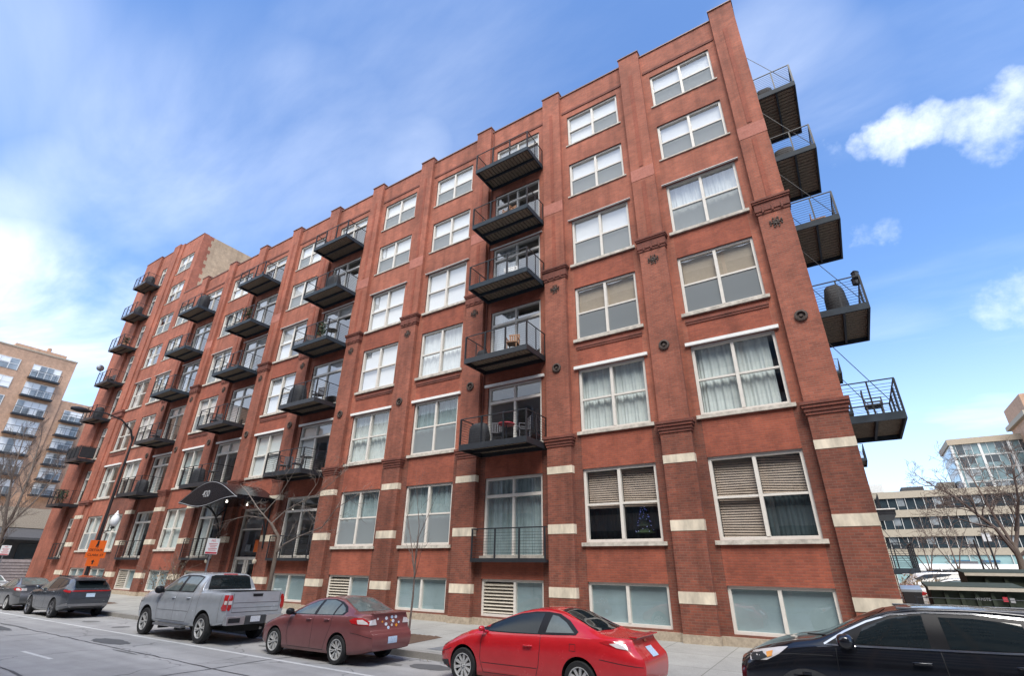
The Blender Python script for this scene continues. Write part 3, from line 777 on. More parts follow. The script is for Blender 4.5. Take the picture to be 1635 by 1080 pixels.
# leaves and grit lying along the kerb
mb = MB(); r = random.Random(3)
for k in range(420):
    x = r.uniform(-31, -3) if k % 3 else r.uniform(-25.5, -23.4); y = 11.98 - abs(r.gauss(0, .22)); s = r.uniform(.015, .05); a = r.random() * 6
    mb.quad((x, y, .006), (x + s * math.cos(a), y + s * math.sin(a), .012), (x + s * 1.2 * math.cos(a + .7), y + s * 1.2 * math.sin(a + .7), .02), (x + s * math.cos(a + 1.4), y + s * math.sin(a + 1.4), .01))
o = mb.obj('gutter_litter', plain('dry_leaf_litter', (.2, .15, .10), .9, var=.4)); o['kind'] = 'stuff'
mb = MB(); mb.quad((-10.9, 12.5, slope(12.5) + .005), (-9.75, 12.5, slope(12.5) + .005), (-9.6, 13.35, slope(13.35) + .005), (-10.75, 13.35, slope(13.35) + .005)); struct(mb.obj('pavement_utility_plate', plain('slate_metal_plate', (.17, .18, .19), .6)))
mb = MB(); mb.quad((-30.9, 14.6, .231), (-28.5, 14.6, .231), (-28.5, 17.75, .333), (-30.9, 17.75, .333)); struct(mb.obj('entrance_step', M['kerb']))

# ------------------------------------------------------------------ camera, sky, sun
cam = bpy.data.cameras.new('Camera'); co = bpy.data.objects.new('camera', cam); COL.objects.link(co)
RW = [(0.84049614, 0.54159894, 0.01538933), (-0.21989001, 0.36692638, -0.90388795), (-0.4951915, 0.75633037, 0.4274924)]
co.matrix_world = Matrix(((RW[0][0], -RW[1][0], -RW[2][0], 0), (RW[0][1], -RW[1][1], -RW[2][1], 0), (RW[0][2], -RW[1][2], -RW[2][2], 2.2), (0, 0, 0, 1)))
cam.sensor_width = 36; cam.lens = 36 * 787.71 / 1635; cam.clip_start = .1; cam.clip_end = 6000
scn.camera = co

SUN_EL, SUN_AZ = R(57), R(150)      # azimuth from +Y, clockwise
w = bpy.data.worlds.new('World'); scn.world = w; w.use_nodes = True
nt = w.node_tree; bg = nt.nodes['Background']
sky = nd(nt, 'ShaderNodeTexSky'); sky.sky_type = 'NISHITA'; sky.sun_disc = False
sky.sun_elevation = SUN_EL; sky.sun_rotation = SUN_AZ; sky.air_density = 1.0; sky.dust_density = .6; sky.ozone_density = 2.0
gen = nd(nt, 'ShaderNodeTexCoord').outputs['Generated']
nrm = nd(nt, 'ShaderNodeVectorMath'); nrm.operation = 'NORMALIZE'; nt.links.new(gen, nrm.inputs[0]); dirv = nrm.outputs[0]
sp = nd(nt, 'ShaderNodeSeparateXYZ'); nt.links.new(dirv, sp.inputs[0])
# clouds live on a flat layer overhead: project the direction on to it
zz = math_n(nt, 'ADD', math_n(nt, 'MAXIMUM', sp.outputs[2], 0.0), .12)
cv = nd(nt, 'ShaderNodeCombineXYZ'); nt.links.new(math_n(nt, 'DIVIDE', sp.outputs[0], zz), cv.inputs[0]); nt.links.new(math_n(nt, 'DIVIDE', sp.outputs[1], zz), cv.inputs[1])
def smooth(v, a, b):
    n = nt.nodes.new('ShaderNodeMapRange'); n.interpolation_type = 'SMOOTHSTEP'
    nt.links.new(v, n.inputs[0]); n.inputs[1].default_value = a; n.inputs[2].default_value = b
    return n.outputs[0]
def around(d, inner, outer):
    v = nd(nt, 'ShaderNodeVectorMath'); v.operation = 'DOT_PRODUCT'; nt.links.new(dirv, v.inputs[0]); v.inputs[1].default_value = Vector(d).normalized()
    return smooth(v.outputs['Value'], math.cos(R(outer)), math.cos(R(inner)))
mp = nd(nt, 'ShaderNodeMapping'); mp.inputs['Rotation'].default_value = (0, 0, R(35)); mp.inputs['Scale'].default_value = (.42, 1.25, 1); nt.links.new(cv.outputs[0], mp.inputs[0])
wis = noise(nt, mp.outputs[0], 1.15, 9, .56)
wisp = math_n(nt, 'MULTIPLY', smooth(wis, .46, .82), .30)
puff = noise(nt, dirv, 11, 10, .66); puff2 = noise(nt, dirv, 3.2, 8, .6)
def px(x, y):
    d = Vector(((x - 817.5), (y - 540), 787.71)); return tuple(sum(RW[r][c] * d[r] for r in range(3)) for c in range(3))
# fair-weather puffs low on the right, a bright bank low on the left, cirrus veils above
CUM = [((1632, 150), .3, 3.4, 1.), ((1590, 195), .4, 3.6, 1.), ((1535, 200), .4, 3.2, 1.), ((1482, 205), .4, 3.1, 1.), ((1430, 216), .3, 2.8, 1.), ((1390, 225), .2, 2.2, .8), ((1325, 250), .1, 2.3, .5),
  ((1400, 370), .2, 2.2, .9), ((1372, 372), .1, 1.6, .8), ((1632, 480), .6, 4.2, .8), ((1600, 465), .3, 2.6, .7), ((1632, 575), .5, 5, .5), ((1460, 745), .2, 2.6, .6), ((1420, 742), .2, 2., .6), ((135, 440), .1, 1.6, .7), ((160, 442), .1, 1.4, .5)]
VEIL = [((40, 500), 0, 10, 1.7), ((130, 520), 0, 9, 1.6), ((30, 585), 0, 8, 1.4), ((190, 555), 0, 7, 1.3), ((30, 400), 0, 9, .6), ((160, 330), 0, 9, .5),
  ((300, 240), 0, 13, .55), ((420, 190), 0, 11, .5), ((540, 215), 0, 10, .45), ((650, 240), 0, 7, .4), ((1235, 95), 0, 8, .7), ((1340, 140), 0, 7, .6), ((60, 90), 0, 10, .3), ((1600, 690), 0, 8, .6), ((1450, 620), 0, 9, .4)]
def fold(lst):
    tot = None
    for (p, i0, o0, amt) in lst:
        q = math_n(nt, 'MULTIPLY', around(px(*p), i0, o0), amt)
        tot = q if tot is None else math_n(nt, 'MAXIMUM', tot, q)
    return tot
warpn = nd(nt, 'ShaderNodeTexNoise'); warpn.inputs['Scale'].default_value = 16; warpn.inputs['Detail'].default_value = 5; nt.links.new(dirv, warpn.inputs['Vector'])
wv = nd(nt, 'ShaderNodeVectorMath'); wv.operation = 'MULTIPLY_ADD'; nt.links.new(warpn.outputs[1], wv.inputs[0]); wv.inputs[1].default_value = (.09,) * 3; nt.links.new(dirv, wv.inputs[2])
base_dir = dirv
wn = nd(nt, 'ShaderNodeVectorMath'); wn.operation = 'SUBTRACT'; nt.links.new(wv.outputs[0], wn.inputs[0]); wn.inputs[1].default_value = (.045,) * 3
wn2 = nd(nt, 'ShaderNodeVectorMath'); wn2.operation = 'NORMALIZE'; nt.links.new(wn.outputs[0], wn2.inputs[0])
dirv = wn2.outputs[0]
cum = smooth(math_n(nt, 'ADD', math_n(nt, 'MULTIPLY', fold(CUM), .55), math_n(nt, 'MULTIPLY', puff, 1.15)), .80, 1.46)
cum = math_n(nt, 'MULTIPLY', cum, math_n(nt, 'ADD', math_n(nt, 'MULTIPLY', smooth(puff2, .35, .6), .3), .52))
dirv = base_dir
# streaks: noise stretched along one axis of the cloud layer
mps = nd(nt, 'ShaderNodeMapping'); mps.inputs['Rotation'].default_value = (0, 0, R(-28)); mps.inputs['Scale'].default_value = (.75, 1.5, 1); nt.links.new(cv.outputs[0], mps.inputs[0])
sws = nd(nt, 'ShaderNodeTexNoise'); sws.inputs['Scale'].default_value = 1.3; sws.inputs['Detail'].default_value = 9; sws.inputs['Roughness'].default_value = .55; sws.inputs['Distortion'].default_value = .5; nt.links.new(mps.outputs[0], sws.inputs['Vector'])
veil = math_n(nt, 'MULTIPLY', fold(VEIL), math_n(nt, 'MULTIPLY', smooth(sws.outputs[0], .26, .86), .95))
dens = math_n(nt, 'MAXIMUM', math_n(nt, 'MAXIMUM', wisp, veil), cum)
back = math_n(nt, 'MULTIPLY', smooth(sp.outputs[1], .02, -.45), math_n(nt, 'ADD', math_n(nt, 'MULTIPLY', smooth(puff2, .3, .6), .35), .62))
dens = math_n(nt, 'MAXIMUM', dens, back)
lowhaze = math_n(nt, 'MULTIPLY', smooth(sp.outputs[2], .45, .0), .42)
dens = math_n(nt, 'MAXIMUM', dens, lowhaze, True)
skyc = mixrgb(nt, 1., sky.outputs[0], (SKYT[0], SKYT[1], SKYT[2]), 'MULTIPLY')
col = mixrgb(nt, dens, skyc, CLOUDC)
nt.links.new(col, bg.inputs[0]); bg.inputs[1].default_value = SKYS
sl = bpy.data.lights.new('Sun', 'SUN'); so = bpy.data.objects.new('sun', sl); COL.objects.link(so)
sl.energy = SUNE; sl.angle = R(SUNA); sl.color = (1, .95, .88)
sd = Vector((math.sin(SUN_AZ) * math.cos(SUN_EL), math.cos(SUN_AZ) * math.cos(SUN_EL), math.sin(SUN_EL)))
so.rotation_euler = sd.to_track_quat('Z', 'Y').to_euler()
vs = scn.view_settings; vs.view_transform = 'Standard'; vs.look = 'None'; vs.gamma = 1; vs.exposure = EXPO; vs.use_curve_mapping = False
scn.cycles.use_denoising = True
scn.cycles.max_bounces = 8; scn.cycles.transparent_max_bounces = 16; scn.cycles.caustics_reflective = False; scn.cycles.caustics_refractive = False
# ------------------------------------------------------------------ vehicles
def pchip(pts):
    xs = [p[0] for p in pts]; ys = [p[1] for p in pts]; n = len(xs)
    h = [xs[i + 1] - xs[i] for i in range(n - 1)]; d = [(ys[i + 1] - ys[i]) / h[i] for i in range(n - 1)]
    m = [0] * n
    for i in range(1, n - 1):
        if d[i - 1] * d[i] > 0:
            w1 = 2 * h[i] + h[i - 1]; w2 = h[i] + 2 * h[i - 1]; m[i] = (w1 + w2) / (w1 / d[i - 1] + w2 / d[i])
    m[0] = d[0]; m[-1] = d[-1]
    def f(x):
        if x <= xs[0]: return ys[0]
        if x >= xs[-1]: return ys[-1]
        i = max(k for k in range(n - 1) if xs[k] <= x); t = (x - xs[i]) / h[i]
        return ((1 + 2 * t) * (1 - t) ** 2 * ys[i] + t * (1 - t) ** 2 * h[i] * m[i] + t * t * (3 - 2 * t) * ys[i + 1] + t * t * (t - 1) * h[i] * m[i + 1])
    return f

def paint(name, col, metal=0., rough=.28, flake=.0):
    m, nt, b = new_mat(name)
    pos = nd(nt, 'ShaderNodeNewGeometry').outputs['Position']
    sx = nd(nt, 'ShaderNodeSeparateXYZ'); nt.links.new(pos, sx.inputs[0])
    n1 = noise(nt, pos, 3.2, 5, .65)
    c = ramp(nt, n1, [(.3, tuple(x * .9 for x in col)), (.7, tuple(min(1, x * 1.08) for x in col))])
    # road dust low on the sills
    d = nd(nt, 'ShaderNodeMapRange'); nt.links.new(sx.outputs[2], d.inputs[0]); d.inputs[1].default_value = .62; d.inputs[2].default_value = .18
    dust = math_n(nt, 'MULTIPLY', math_n(nt, 'MULTIPLY', d.outputs[0], .28), n1)
    c = mixrgb(nt, dust, c, (.23, .21, .19)); nt.links.new(c, b.inputs['Base Color'])
    nt.links.new(math_n(nt, 'ADD', math_n(nt, 'MULTIPLY', n1, .16), rough - .08), b.inputs['Roughness'])
    b.inputs['Metallic'].default_value = metal; b.inputs['Coat Weight'].default_value = .7; b.inputs['Coat Roughness'].default_value = .05
    return m
M['carglass'] = plain('dark_tinted_car_glass', (.012, .017, .019), .03, var=.1, spec=.55)
M['carglass_light'] = plain('pale_car_glass', (.10, .125, .12), .03, var=.25, scale=2.2, spec=.8)
M['rubber'] = plain('tyre_rubber', (.016, .016, .017), .85, var=.25, scale=15)
M['rim_dark'] = plain('dark_wheel_well', (.02, .02, .022), .6)
M['rim'] = plain('machined_alloy', (.58, .58, .57), .4, .3, var=.1)
M['rim_grey'] = plain('grey_alloy', (.30, .30, .31), .35, .8, var=.1)
M['trim_black'] = plain('gloss_black_trim', (.012, .012, .014), .4, var=.1, spec=.25)
M['cladding'] = plain('grey_plastic_cladding', (.045, .046, .048), .7, var=.15)
M['chrome'] = plain('bright_chrome', (.72, .72, .73), .12, 1., var=.04)
M['tail'] = plain('red_tail_lamp', (.42, .012, .014), .12, var=.2, spec=.8, coat=.6)
M['tail_clear'] = plain('clear_lamp_lens', (.62, .58, .56), .10, var=.15, spec=.8, coat=.6)
M['amber'] = plain('amber_lamp', (.75, .30, .04), .15, var=.1, coat=.5)
M['plate'] = plain('pale_blue_licence_plate', (.48, .60, .72), .5, var=.2, scale=30)
M['plate_w'] = plain('white_licence_plate', (.66, .68, .70), .5, var=.15, scale=30)
M['well'] = plain('wheel_arch_liner', (.010, .010, .010), .95)

def body_mesh(S):
    top, belt, under, plan, roofw = (pchip(S[k]) for k in ('top', 'belt', 'under', 'plan', 'roofw'))
    Fz, Rz = pchip(S['front']), pchip(S['rear']); L = S['L']; df, dr = S.get('df', .9), S.get('dr', .8)
    xs = []; x = 0
    for k in range(S.get('n', 96) + 1):
        t = k / S.get('n', 96); xs.append(L * t)
    for e in S.get('xtra', []): xs.append(e)
    xs = sorted(set(xs)); rings = []
    def cr(P, sub=4):
        out = []
        for i in range(len(P) - 1):
            p0, p1, p2, p3 = P[max(i - 1, 0)], P[i], P[i + 1], P[min(i + 2, len(P) - 1)]
            for k in range(sub):
                t = k / sub
                out.append(tuple(.5 * ((2 * p1[c]) + (-p0[c] + p2[c]) * t + (2 * p0[c] - 5 * p1[c] + 4 * p2[c] - p3[c]) * t * t + (-p0[c] + 3 * p1[c] - 3 * p2[c] + p3[c]) * t ** 3) for c in (0, 1)))
        out.append(P[-1]); return out
    for x in xs:
        zb, zl, zt, w, wr = under(x), belt(x), top(x), plan(x), roofw(x)
        zt = max(zt, zl + .015); k = min(1., (zt - zl) / .32); H = zl - zb
        wr = min(wr, .93 * w)
        low = cr([(0, zb), (.80 * w, zb), (.935 * w, zb + .05), (.972 * w, zb + .22 * H), (.992 * w, zb + .45 * H), (w, zb + .68 * H), (.985 * w, zb + .88 * H), (.945 * w, zl)])
        sh = .935 * w
        hi = cr([(.94 * w, zl), (sh + (wr - sh) * .45 + .012 * k, zl + (zt - zl) * .44), (wr, zl + (zt - zl) * .85), (wr * .945, zl + (zt - zl) * .945), (wr * .72, zt - .012 * k - .004), (wr * .36, zt - .003), (0, zt)])
        pts = low + hi[1:]
        ring = [(y, z) for y, z in pts] + [(-y, z) for y, z in pts[-2:0:-1]]
        rings.append((x, ring))
    V = []; Fc = []; n = len(rings[0][1])
    for x, ring in rings:
        for (y, z) in ring:
            X = x
            f = Fz(z); 
            if x < df: X = f + x * (df - f) / df
            r_ = Rz(z)
            if x > L - dr: X = (L - dr) + (x - (L - dr)) * (r_ - (L - dr)) / dr
            V.append((X, y, z))
    for i in range(len(rings) - 1):
        for j in range(n):
            j2 = (j + 1) % n; Fc.append((i * n + j, i * n + j2, (i + 1) * n + j2, (i + 1) * n + j))
    # end caps as quad strips between the two halves
    h = n // 2
    for base in (0, (len(rings) - 1) * n):
        for j in range(h):
            a, b = base + j, base + j + 1; c, d = base + (n - j - 1) % n, base + (n - j) % n
            ids = []
            for q in (a, b, c, d):
                if q not in ids: ids.append(q)
            if len(ids) >= 3: Fc.append(tuple(ids))
    me = bpy.data.meshes.new('body'); me.from_pydata(V, [], Fc)
    bm = bmesh.new(); bm.from_mesh(me); bmesh.ops.remove_doubles(bm, verts=bm.verts, dist=1e-5); bmesh.ops.recalc_face_normals(bm, faces=bm.faces); bm.to_mesh(me); bm.free()
    return me

def carve(me, S, mats):
    o = bpy.data.objects.new('body', me); COL.objects.link(o)
    cut = MB(); W = max(p[1] for p in S['plan'])
    for xw in S['wheels']:
        for s in (-1, 1):
            y0, y1 = sorted((s * (W - .34), s * (W + .2)))
            cut.lathe([(S['arch'], y0), (S['arch'], y1)], (xw, 0, S['wr'] + .015), 40, 'y')
    if 'bed' in S:
        x0, x1, y, z0 = S['bed']; cut.box(x0, x1, -y, y, z0, 3)
    for m in mats: me.materials.append(m)
    cm = cut.mesh('cut', mats); cm.polygons.foreach_set('material_index', [1] * len(cm.polygons))
    c = bpy.data.objects.new('cut', cm); COL.objects.link(c)
    md = o.modifiers.new('b', 'BOOLEAN'); md.operation = 'DIFFERENCE'; md.object = c; md.solver = 'EXACT'
    dg = bpy.context.evaluated_depsgraph_get(); out = bpy.data.meshes.new_from_object(o.evaluated_get(dg))
    bpy.data.objects.remove(o); bpy.data.objects.remove(c)
    out.polygons.foreach_set('use_smooth', [True] * len(out.polygons)); out.set_sharp_from_angle(angle=R(32))
    return out

AX_ = {'side': (0, 2, Vector((0, 1, 0))), 'far': (0, 2, Vector((0, -1, 0))), 'top': (0, 1, Vector((0, 0, -1))), 'rear': (1, 2, Vector((-1, 0, 0))), 'front': (1, 2, Vector((1, 0, 0)))}
def patch(bvh, poly, axis, off=.003, res=.05, thick=None, m=0, into=None):
    """a panel cut to a 2D outline and laid on the bodywork along one axis"""
    a, b, d = AX_[axis]
    bm = bmesh.new()
    vs_ = []
    for p in poly:
        c = [0, 0, 0]; c[a], c[b] = p[0], p[1]; vs_.append(bm.verts.new(c))
    bm.faces.new(vs_)
    for ax_, k in ((a, 0), (b, 1)):
        lo, hi = min(p[k] for p in poly), max(p[k] for p in poly); n = int((hi - lo) / res)
        for i in range(1, n + 1):
            co_ = Vector((0, 0, 0)); no_ = Vector((0, 0, 0)); co_[ax_] = lo + (hi - lo) * i / (n + 1); no_[ax_] = 1
            bmesh.ops.bisect_plane(bm, geom=bm.verts[:] + bm.edges[:] + bm.faces[:], plane_co=co_, plane_no=no_)
    bmesh.ops.triangulate(bm, faces=[f for f in bm.faces if len(f.verts) > 4])
    for v in bm.verts:
        o = v.co - d * 6; o2 = Vector(o)
        for ax_ in (0, 1, 2):
            if abs(d[ax_]) > .5: o2[ax_] = -d[ax_] * 9
        hit = bvh.ray_cast(o2, d)
        if hit[0] is None:
            near = bvh.find_nearest(o2 + d * (9 - (.85 if abs(d.y) > .5 else 0)))
            v.co = near[0] - d * off
        else: v.co = hit[0] - d * off + hit[1] * 0
    bmesh.ops.recalc_face_normals(bm, faces=bm.faces)
    mb = into or MB(); n0 = len(mb.v); bm.verts.ensure_lookup_table()
    s = sum(f.normal.dot(d) * f.calc_area() for f in bm.faces)
    mb.v += [tuple(v.co) for v in bm.verts]
    for f in bm.faces:
        ids = [n0 + v.index for v in f.verts]; mb.f.append(tuple(ids if s < 0 else ids[::-1])); mb.m.append(m)
    bm.free()
    return mb
def panel_obj(mb, name, mats, parent, smooth=50, label=None):
    me = bpy.data.meshes.new(name); me.from_pydata(mb.v, [], mb.f)
    for q in (mats if isinstance(mats, (list, tuple)) else [mats]): me.materials.append(q)
    me.polygons.foreach_set('material_index', mb.m); me.polygons.foreach_set('use_smooth', [True] * len(mb.f)); me.set_sharp_from_angle(angle=R(smooth)); me.update()
    return put(name, me, parent, label=label)
def strip(pts, wd):
    """thin ribbon polygon round an open 2D polyline"""
    L_, R_ = [], []
    for i, p in enumerate(pts):
        q0, q1 = pts[max(i - 1, 0)], pts[min(i + 1, len(pts) - 1)]; dx, dz = q1[0] - q0[0], q1[1] - q0[1]; l = math.hypot(dx, dz) or 1
        L_.append((p[0] - dz / l * wd, p[1] + dx / l * wd)); R_.append((p[0] + dz / l * wd, p[1] - dx / l * wd))
    return L_ + R_[::-1]
def arc2(cx, cz, r, a0, a1, n=14): return [(cx + r * math.cos(R(a0 + (a1 - a0) * k / n)), cz + r * math.sin(R(a0 + (a1 - a0) * k / n))) for k in range(n + 1)]

def wheel_meshes(key, r, rr, spokes, style, w=.22, rimm='rim'):
    def tyre():
        mb = MB()
        mb.lathe([(rr * .98, -w / 2 + .015), (rr, -w / 2), (r * .93, -w / 2 - .004), (r * .985, -w / 2 + .02), (r, -w / 2 + .05), (r, w / 2 - .05), (r * .985, w / 2 - .02), (r * .93, w / 2), (rr * .9, w / 2)], n=40, axis='y', cap=False)
        return mb.mesh('wheel', M['rubber'], 40)
    def rim():
        mb = MB(); y = -w / 2 + .012
        mb.lathe([(rr * 1.0, y - .010), (rr * .93, y - .012), (rr * .90, y + .03), (rr * .88, y + .09), (.001, y + .09)], n=36, axis='y', m=0, cap=False)
        mb.m = [0 if i < 72 else 1 for i in range(len(mb.m))]
        for k in range(spokes):
            a0 = 2 * PI * k / spokes + .2
            for da in ((-.13, .13) if style == 'split' else (0,)):
                wd = rr * (.045 if style == 'split' else .10 if style == 'wide' else .065)
                ca, sa = math.cos(a0), math.sin(a0); cb, sb = math.cos(a0 + da), math.sin(a0 + da)
                p0 = Vector((ca * rr * .16, 0, sa * rr * .16)); p1 = Vector((cb * rr * .93, 0, sb * rr * .93)); t = (p1 - p0).normalized(); nrm_ = Vector((-t.z, 0, t.x))
                b0 = len(mb.v)
                for (p, ww) in ((p0, wd * .8), (p1, wd * 1.25)):
                    for sgn, yy in ((-1, y), (1, y), (1, y + .06), (-1, y + .06)):
                        q = p + nrm_ * (ww * sgn * (1 if yy == y else 1.15)); mb.v.append((q.x, yy + (.018 if p is p0 else 0), q.z))
                for f in ((0, 1, 2, 3), (7, 6, 5, 4), (0, 4, 5, 1), (1, 5, 6, 2), (2, 6, 7, 3), (3, 7, 4, 0)): mb.f.append(tuple(b0 + i for i in f)); mb.m.append(2 if f == (0, 4, 5, 1) else 2)
        mb.lathe([(rr * .22, y + .04), (rr * .20, y + .008), (rr * .1, y - .002), (.001, y - .002)], n=14, axis='y', m=2, cap=False)
        for k in range(5): mb.lathe([(.012, y + .02), (.012, y + .0), (.001, y + .0)], (math.cos(k * 2 * PI / 5) * rr * .15, 0, math.sin(k * 2 * PI / 5) * rr * .15), 6, 'y', m=1)
        return mb.mesh('rim', [M[rimm], M['rim_dark'], M[rimm]], 35)
    return once(('ty', key), tyre), once(('ri', key), rim)

def ellip(c, r, n=12, squash=2.4):
    mb = MB(); prof = []
    for k in range(9):
        t = -PI / 2 + PI * k / 8; prof.append((max(.001, abs(math.cos(t)) ** (2 / squash) * r[0]), math.copysign(abs(math.sin(t)) ** (2 / squash), math.sin(t)) * r[2]))
    mb.lathe(prof, c, n, 'z', sy=r[1] / r[0]); return mb

def car(name, label, cat, S, pm, loc, rz=0, group='cars parked along the kerb'):
    W = max(p[1] for p in S['plan'])
    root = thing(name, label, cat, loc, rz, group)
    me = body_mesh(S); me = carve(me, S, [pm, M['well']])
    body = put('body', me, root)
    bm = bmesh.new(); bm.from_mesh(me); bvh = BVHTree.FromBMesh(bm); bm.free()
    sides = ('side', 'far')
    G = M[S.get('glass', 'carglass')]
    for sd_ in sides:
        # window surround then each pane
        if 'dlo' in S:
            mb = patch(bvh, S['dlo'], sd_, .006, .04); panel_obj(mb, 'window_surround', M['trim_black'], body)
        for i, w_ in enumerate(S['windows']):
            panel_obj(patch(bvh, w_, sd_, .010, .04), 'side_window', M[S.get('wglass', {}).get(i, S.get('glass', 'carglass'))], root)
        if 'chrome' in S:
            mb = MB()
            for c_ in S['chrome']: patch(bvh, strip(c_, .011), sd_, .014, .05, into=mb)
            panel_obj(mb, 'chrome_trim', M['chrome'], body)
        for sm in S['seams']: panel_obj(patch(bvh, strip(sm, .0055), sd_, .0018, .05), 'panel_gap', M['black'], body)
        for p_, nm, mt, of in S.get('side_panels', []): panel_obj(patch(bvh, p_, sd_, of, .04), nm, M[mt], root)
        for (hx, hz) in S['handles']:
            sg = -1 if sd_ == 'side' else 1
            hit = bvh.ray_cast(Vector((hx, sg * 3, hz)), Vector((0, -sg, 0)))[0]
            mb = MB(); yy = hit.y
            mb.tube([(hx - .10, yy - sg * .01, hz), (hx - .085, yy + sg * .025, hz + .003), (hx + .085, yy + sg * .025, hz + .006), (hx + .10, yy - sg * .01, hz + .005)], .017, 8)
            panel_obj(mb, 'door_handle', S.get('hmat', pm), root)
    for nm, poly, ax_, mt, of in S['panels']: panel_obj(patch(bvh, poly, ax_, of, .05), nm, M[mt] if isinstance(mt, str) else mt, root)
    # mirrors
    mx, mz = S['mirror']
    for sg in (-1, 1):
        hit = bvh.ray_cast(Vector((mx + .12, sg * 3, mz - .06)), Vector((0, -sg, 0)))[0]; yy = hit.y if hit else sg * W * .9
        mb = ellip((mx + .04, yy + sg * .16, mz), S.get('msize', (.10, .12, .085)))
        mb.tube([(mx + .10, yy - sg * .03, mz - .07), (mx + .06, yy + sg * .10, mz - .05)], .03, 6)
        panel_obj(mb, 'mirror', M[S['mmat']] if 'mmat' in S else pm, root)
    # wheels
    ty, ri = wheel_meshes(S['wkey'], S['wr'], S['wr'] * S.get('rimr', .68), *S['spk'], rimm=S.get('rimm', 'rim'))
    for xw in S['wheels']:
        for sg in (-1, 1):
            o = put('wheel', ty, root, (xw, sg * (W - .125), S['wr']), 0 if sg < 0 else PI); put('rim', ri, o)
    for (nm, x0, x1, y0, y1, z0, z1, mt) in S.get('boxes', []):
        mb = MB(); mb.box(x0, x1, y0, y1, z0, z1); o = mb.obj(nm, M[mt] if isinstance(mt, str) else mt, root)
        bv = o.modifiers.new('bevel', 'BEVEL'); bv.width = min(.012, .3 * min(abs(x1 - x0), abs(y1 - y0), abs(z1 - z0))); bv.segments = 2
    return root

def mirror_poly(p): return [(-a, b) for a, b in p][::-1]

# --- red two-door coupe
red = paint('bright_red_car_paint', (.56, .014, .020), 0, .25)
COUPE = dict(L=4.75, n=110, df=.9, dr=.9, wheels=(.80, 3.53), wr=.325, arch=.372, wkey='coupe', spk=(10, 'wide'), rimr=.70,
  top=[(0, .66), (.12, .74), (.4, .86), (.8, .955), (1.15, 1.02), (1.45, 1.14), (1.8, 1.28), (2.15, 1.395), (2.5, 1.45), (2.8, 1.462), (3.05, 1.43), (3.4, 1.30), (3.75, 1.155), (4.0, 1.085), (4.3, 1.055), (4.6, 1.045), (4.75, 1.03)],
  belt=[(0, .58), (.2, .70), (.6, .84), (1.1, .925), (2.0, .965), (3.0, .99), (3.6, 1.01), (4.2, 1.0), (4.75, .95)],
  under=[(0, .26), (.5, .19), (1.5, .17), (3.4, .19), (4.3, .22), (4.75, .32)],
  plan=[(0, .60), (.10, .72), (.35, .83), (.8, .878), (1.5, .895), (3.0, .895), (3.8, .885), (4.3, .845), (4.6, .77), (4.75, .66)],
  roofw=[(0, .46), (.5, .68), (1.1, .74), (1.6, .66), (2.3, .565), (2.9, .555), (3.4, .60), (4.0, .70), (4.4, .72), (4.75, .60)],
  front=[(.15, .14), (.3, .02), (.5, 0), (.66, .05), (.8, .2), (.95, .4)], rear=[(.2, 4.58), (.38, 4.72), (.6, 4.75), (.72, 4.73), (.86, 4.60), (.98, 4.52), (1.05, 4.50)],
  dlo=[(1.12, .985), (1.35, 1.09), (1.75, 1.235), (2.1, 1.335), (2.45, 1.385), (2.75, 1.395), (3.02, 1.37), (3.26, 1.27), (3.5, 1.10), (3.46, 1.045), (3.0, 1.02), (2.0, .99)],
  windows=[[(1.38, 1.0), (1.52, 1.12), (1.8, 1.225), (2.12, 1.315), (2.45, 1.36), (2.68, 1.368), (2.62, 1.02), (2.0, 1.005)], [(2.80, 1.05), (2.86, 1.345), (3.0, 1.325), (3.2, 1.235), (3.42, 1.075)], [(1.18, .995), (1.28, 1.045), (1.33, 1.06), (1.33, 1.0)]],
  wglass={1: 'carglass_light'},
  seams=[[(1.30, .985), (1.27, .8), (1.25, .5), (1.33, .26)], [(2.70, 1.01), (2.70, .8), (2.66, .5), (2.58, .27)], [(1.33, .262), (2.58, .272)], [(1.30, .43), (2.62, .44)], [(.02, .5), (.3, .57), (.45, .62)], [(4.72, .62), (4.3, .66), (3.95, .70)], [(3.35, .9), (3.47, .9), (3.47, .79), (3.35, .79), (3.35, .9)]],
  handles=[(2.42, .80)], mirror=(1.30, 1.04), msize=(.06, .085, .05),
  side_panels=[([(3.95, .97), (4.1, 1.0), (4.35, .99), (4.50, .93), (4.52, .86), (4.30, .89)], 'tail_light', 'tail', .008), ([(4.14, .955), (4.3, .97), (4.46, .915), (4.48, .875), (4.28, .90)], 'lamp_lens', 'tail_clear', .012), ([(.10, .72), (.34, .79), (.52, .83), (.44, .75), (.2, .66)], 'headlight', 'tail_clear', .008), ([(.12, .20), (.42, .22), (.36, .40), (.06, .36)], 'lower_grille', 'cladding', .004)],
  panels=[('windscreen', [(1.22, -.62), (1.22, .62), (2.12, .50), (2.18, .25), (2.2, 0), (2.18, -.25), (2.12, -.50)], 'top', 'carglass', .004), ('rear_window', [(3.0, -.46), (2.95, 0), (3.0, .46), (3.82, .60), (3.88, 0), (3.82, -.60)], 'top', 'carglass', .004),
    ('boot_recess', [(-.5, .68), (.5, .68), (.45, .93), (-.45, .93)], 'rear', red, .004), ('licence_plate', [(-.16, .74), (.16, .74), (.16, .89), (-.16, .89)], 'rear', 'plate', .014), ('badge', [(-.05, .96), (.05, .96), (.05, 1.0), (-.05, 1.0)], 'rear', 'chrome', .016), ('lower_valance', [(-.62, .2), (.62, .2), (.66, .33), (-.66, .33)], 'rear', 'cladding', .004)],
  boxes=[('boot_lip', 4.44, 4.60, -.60, .60, 1.05, 1.075, red)])
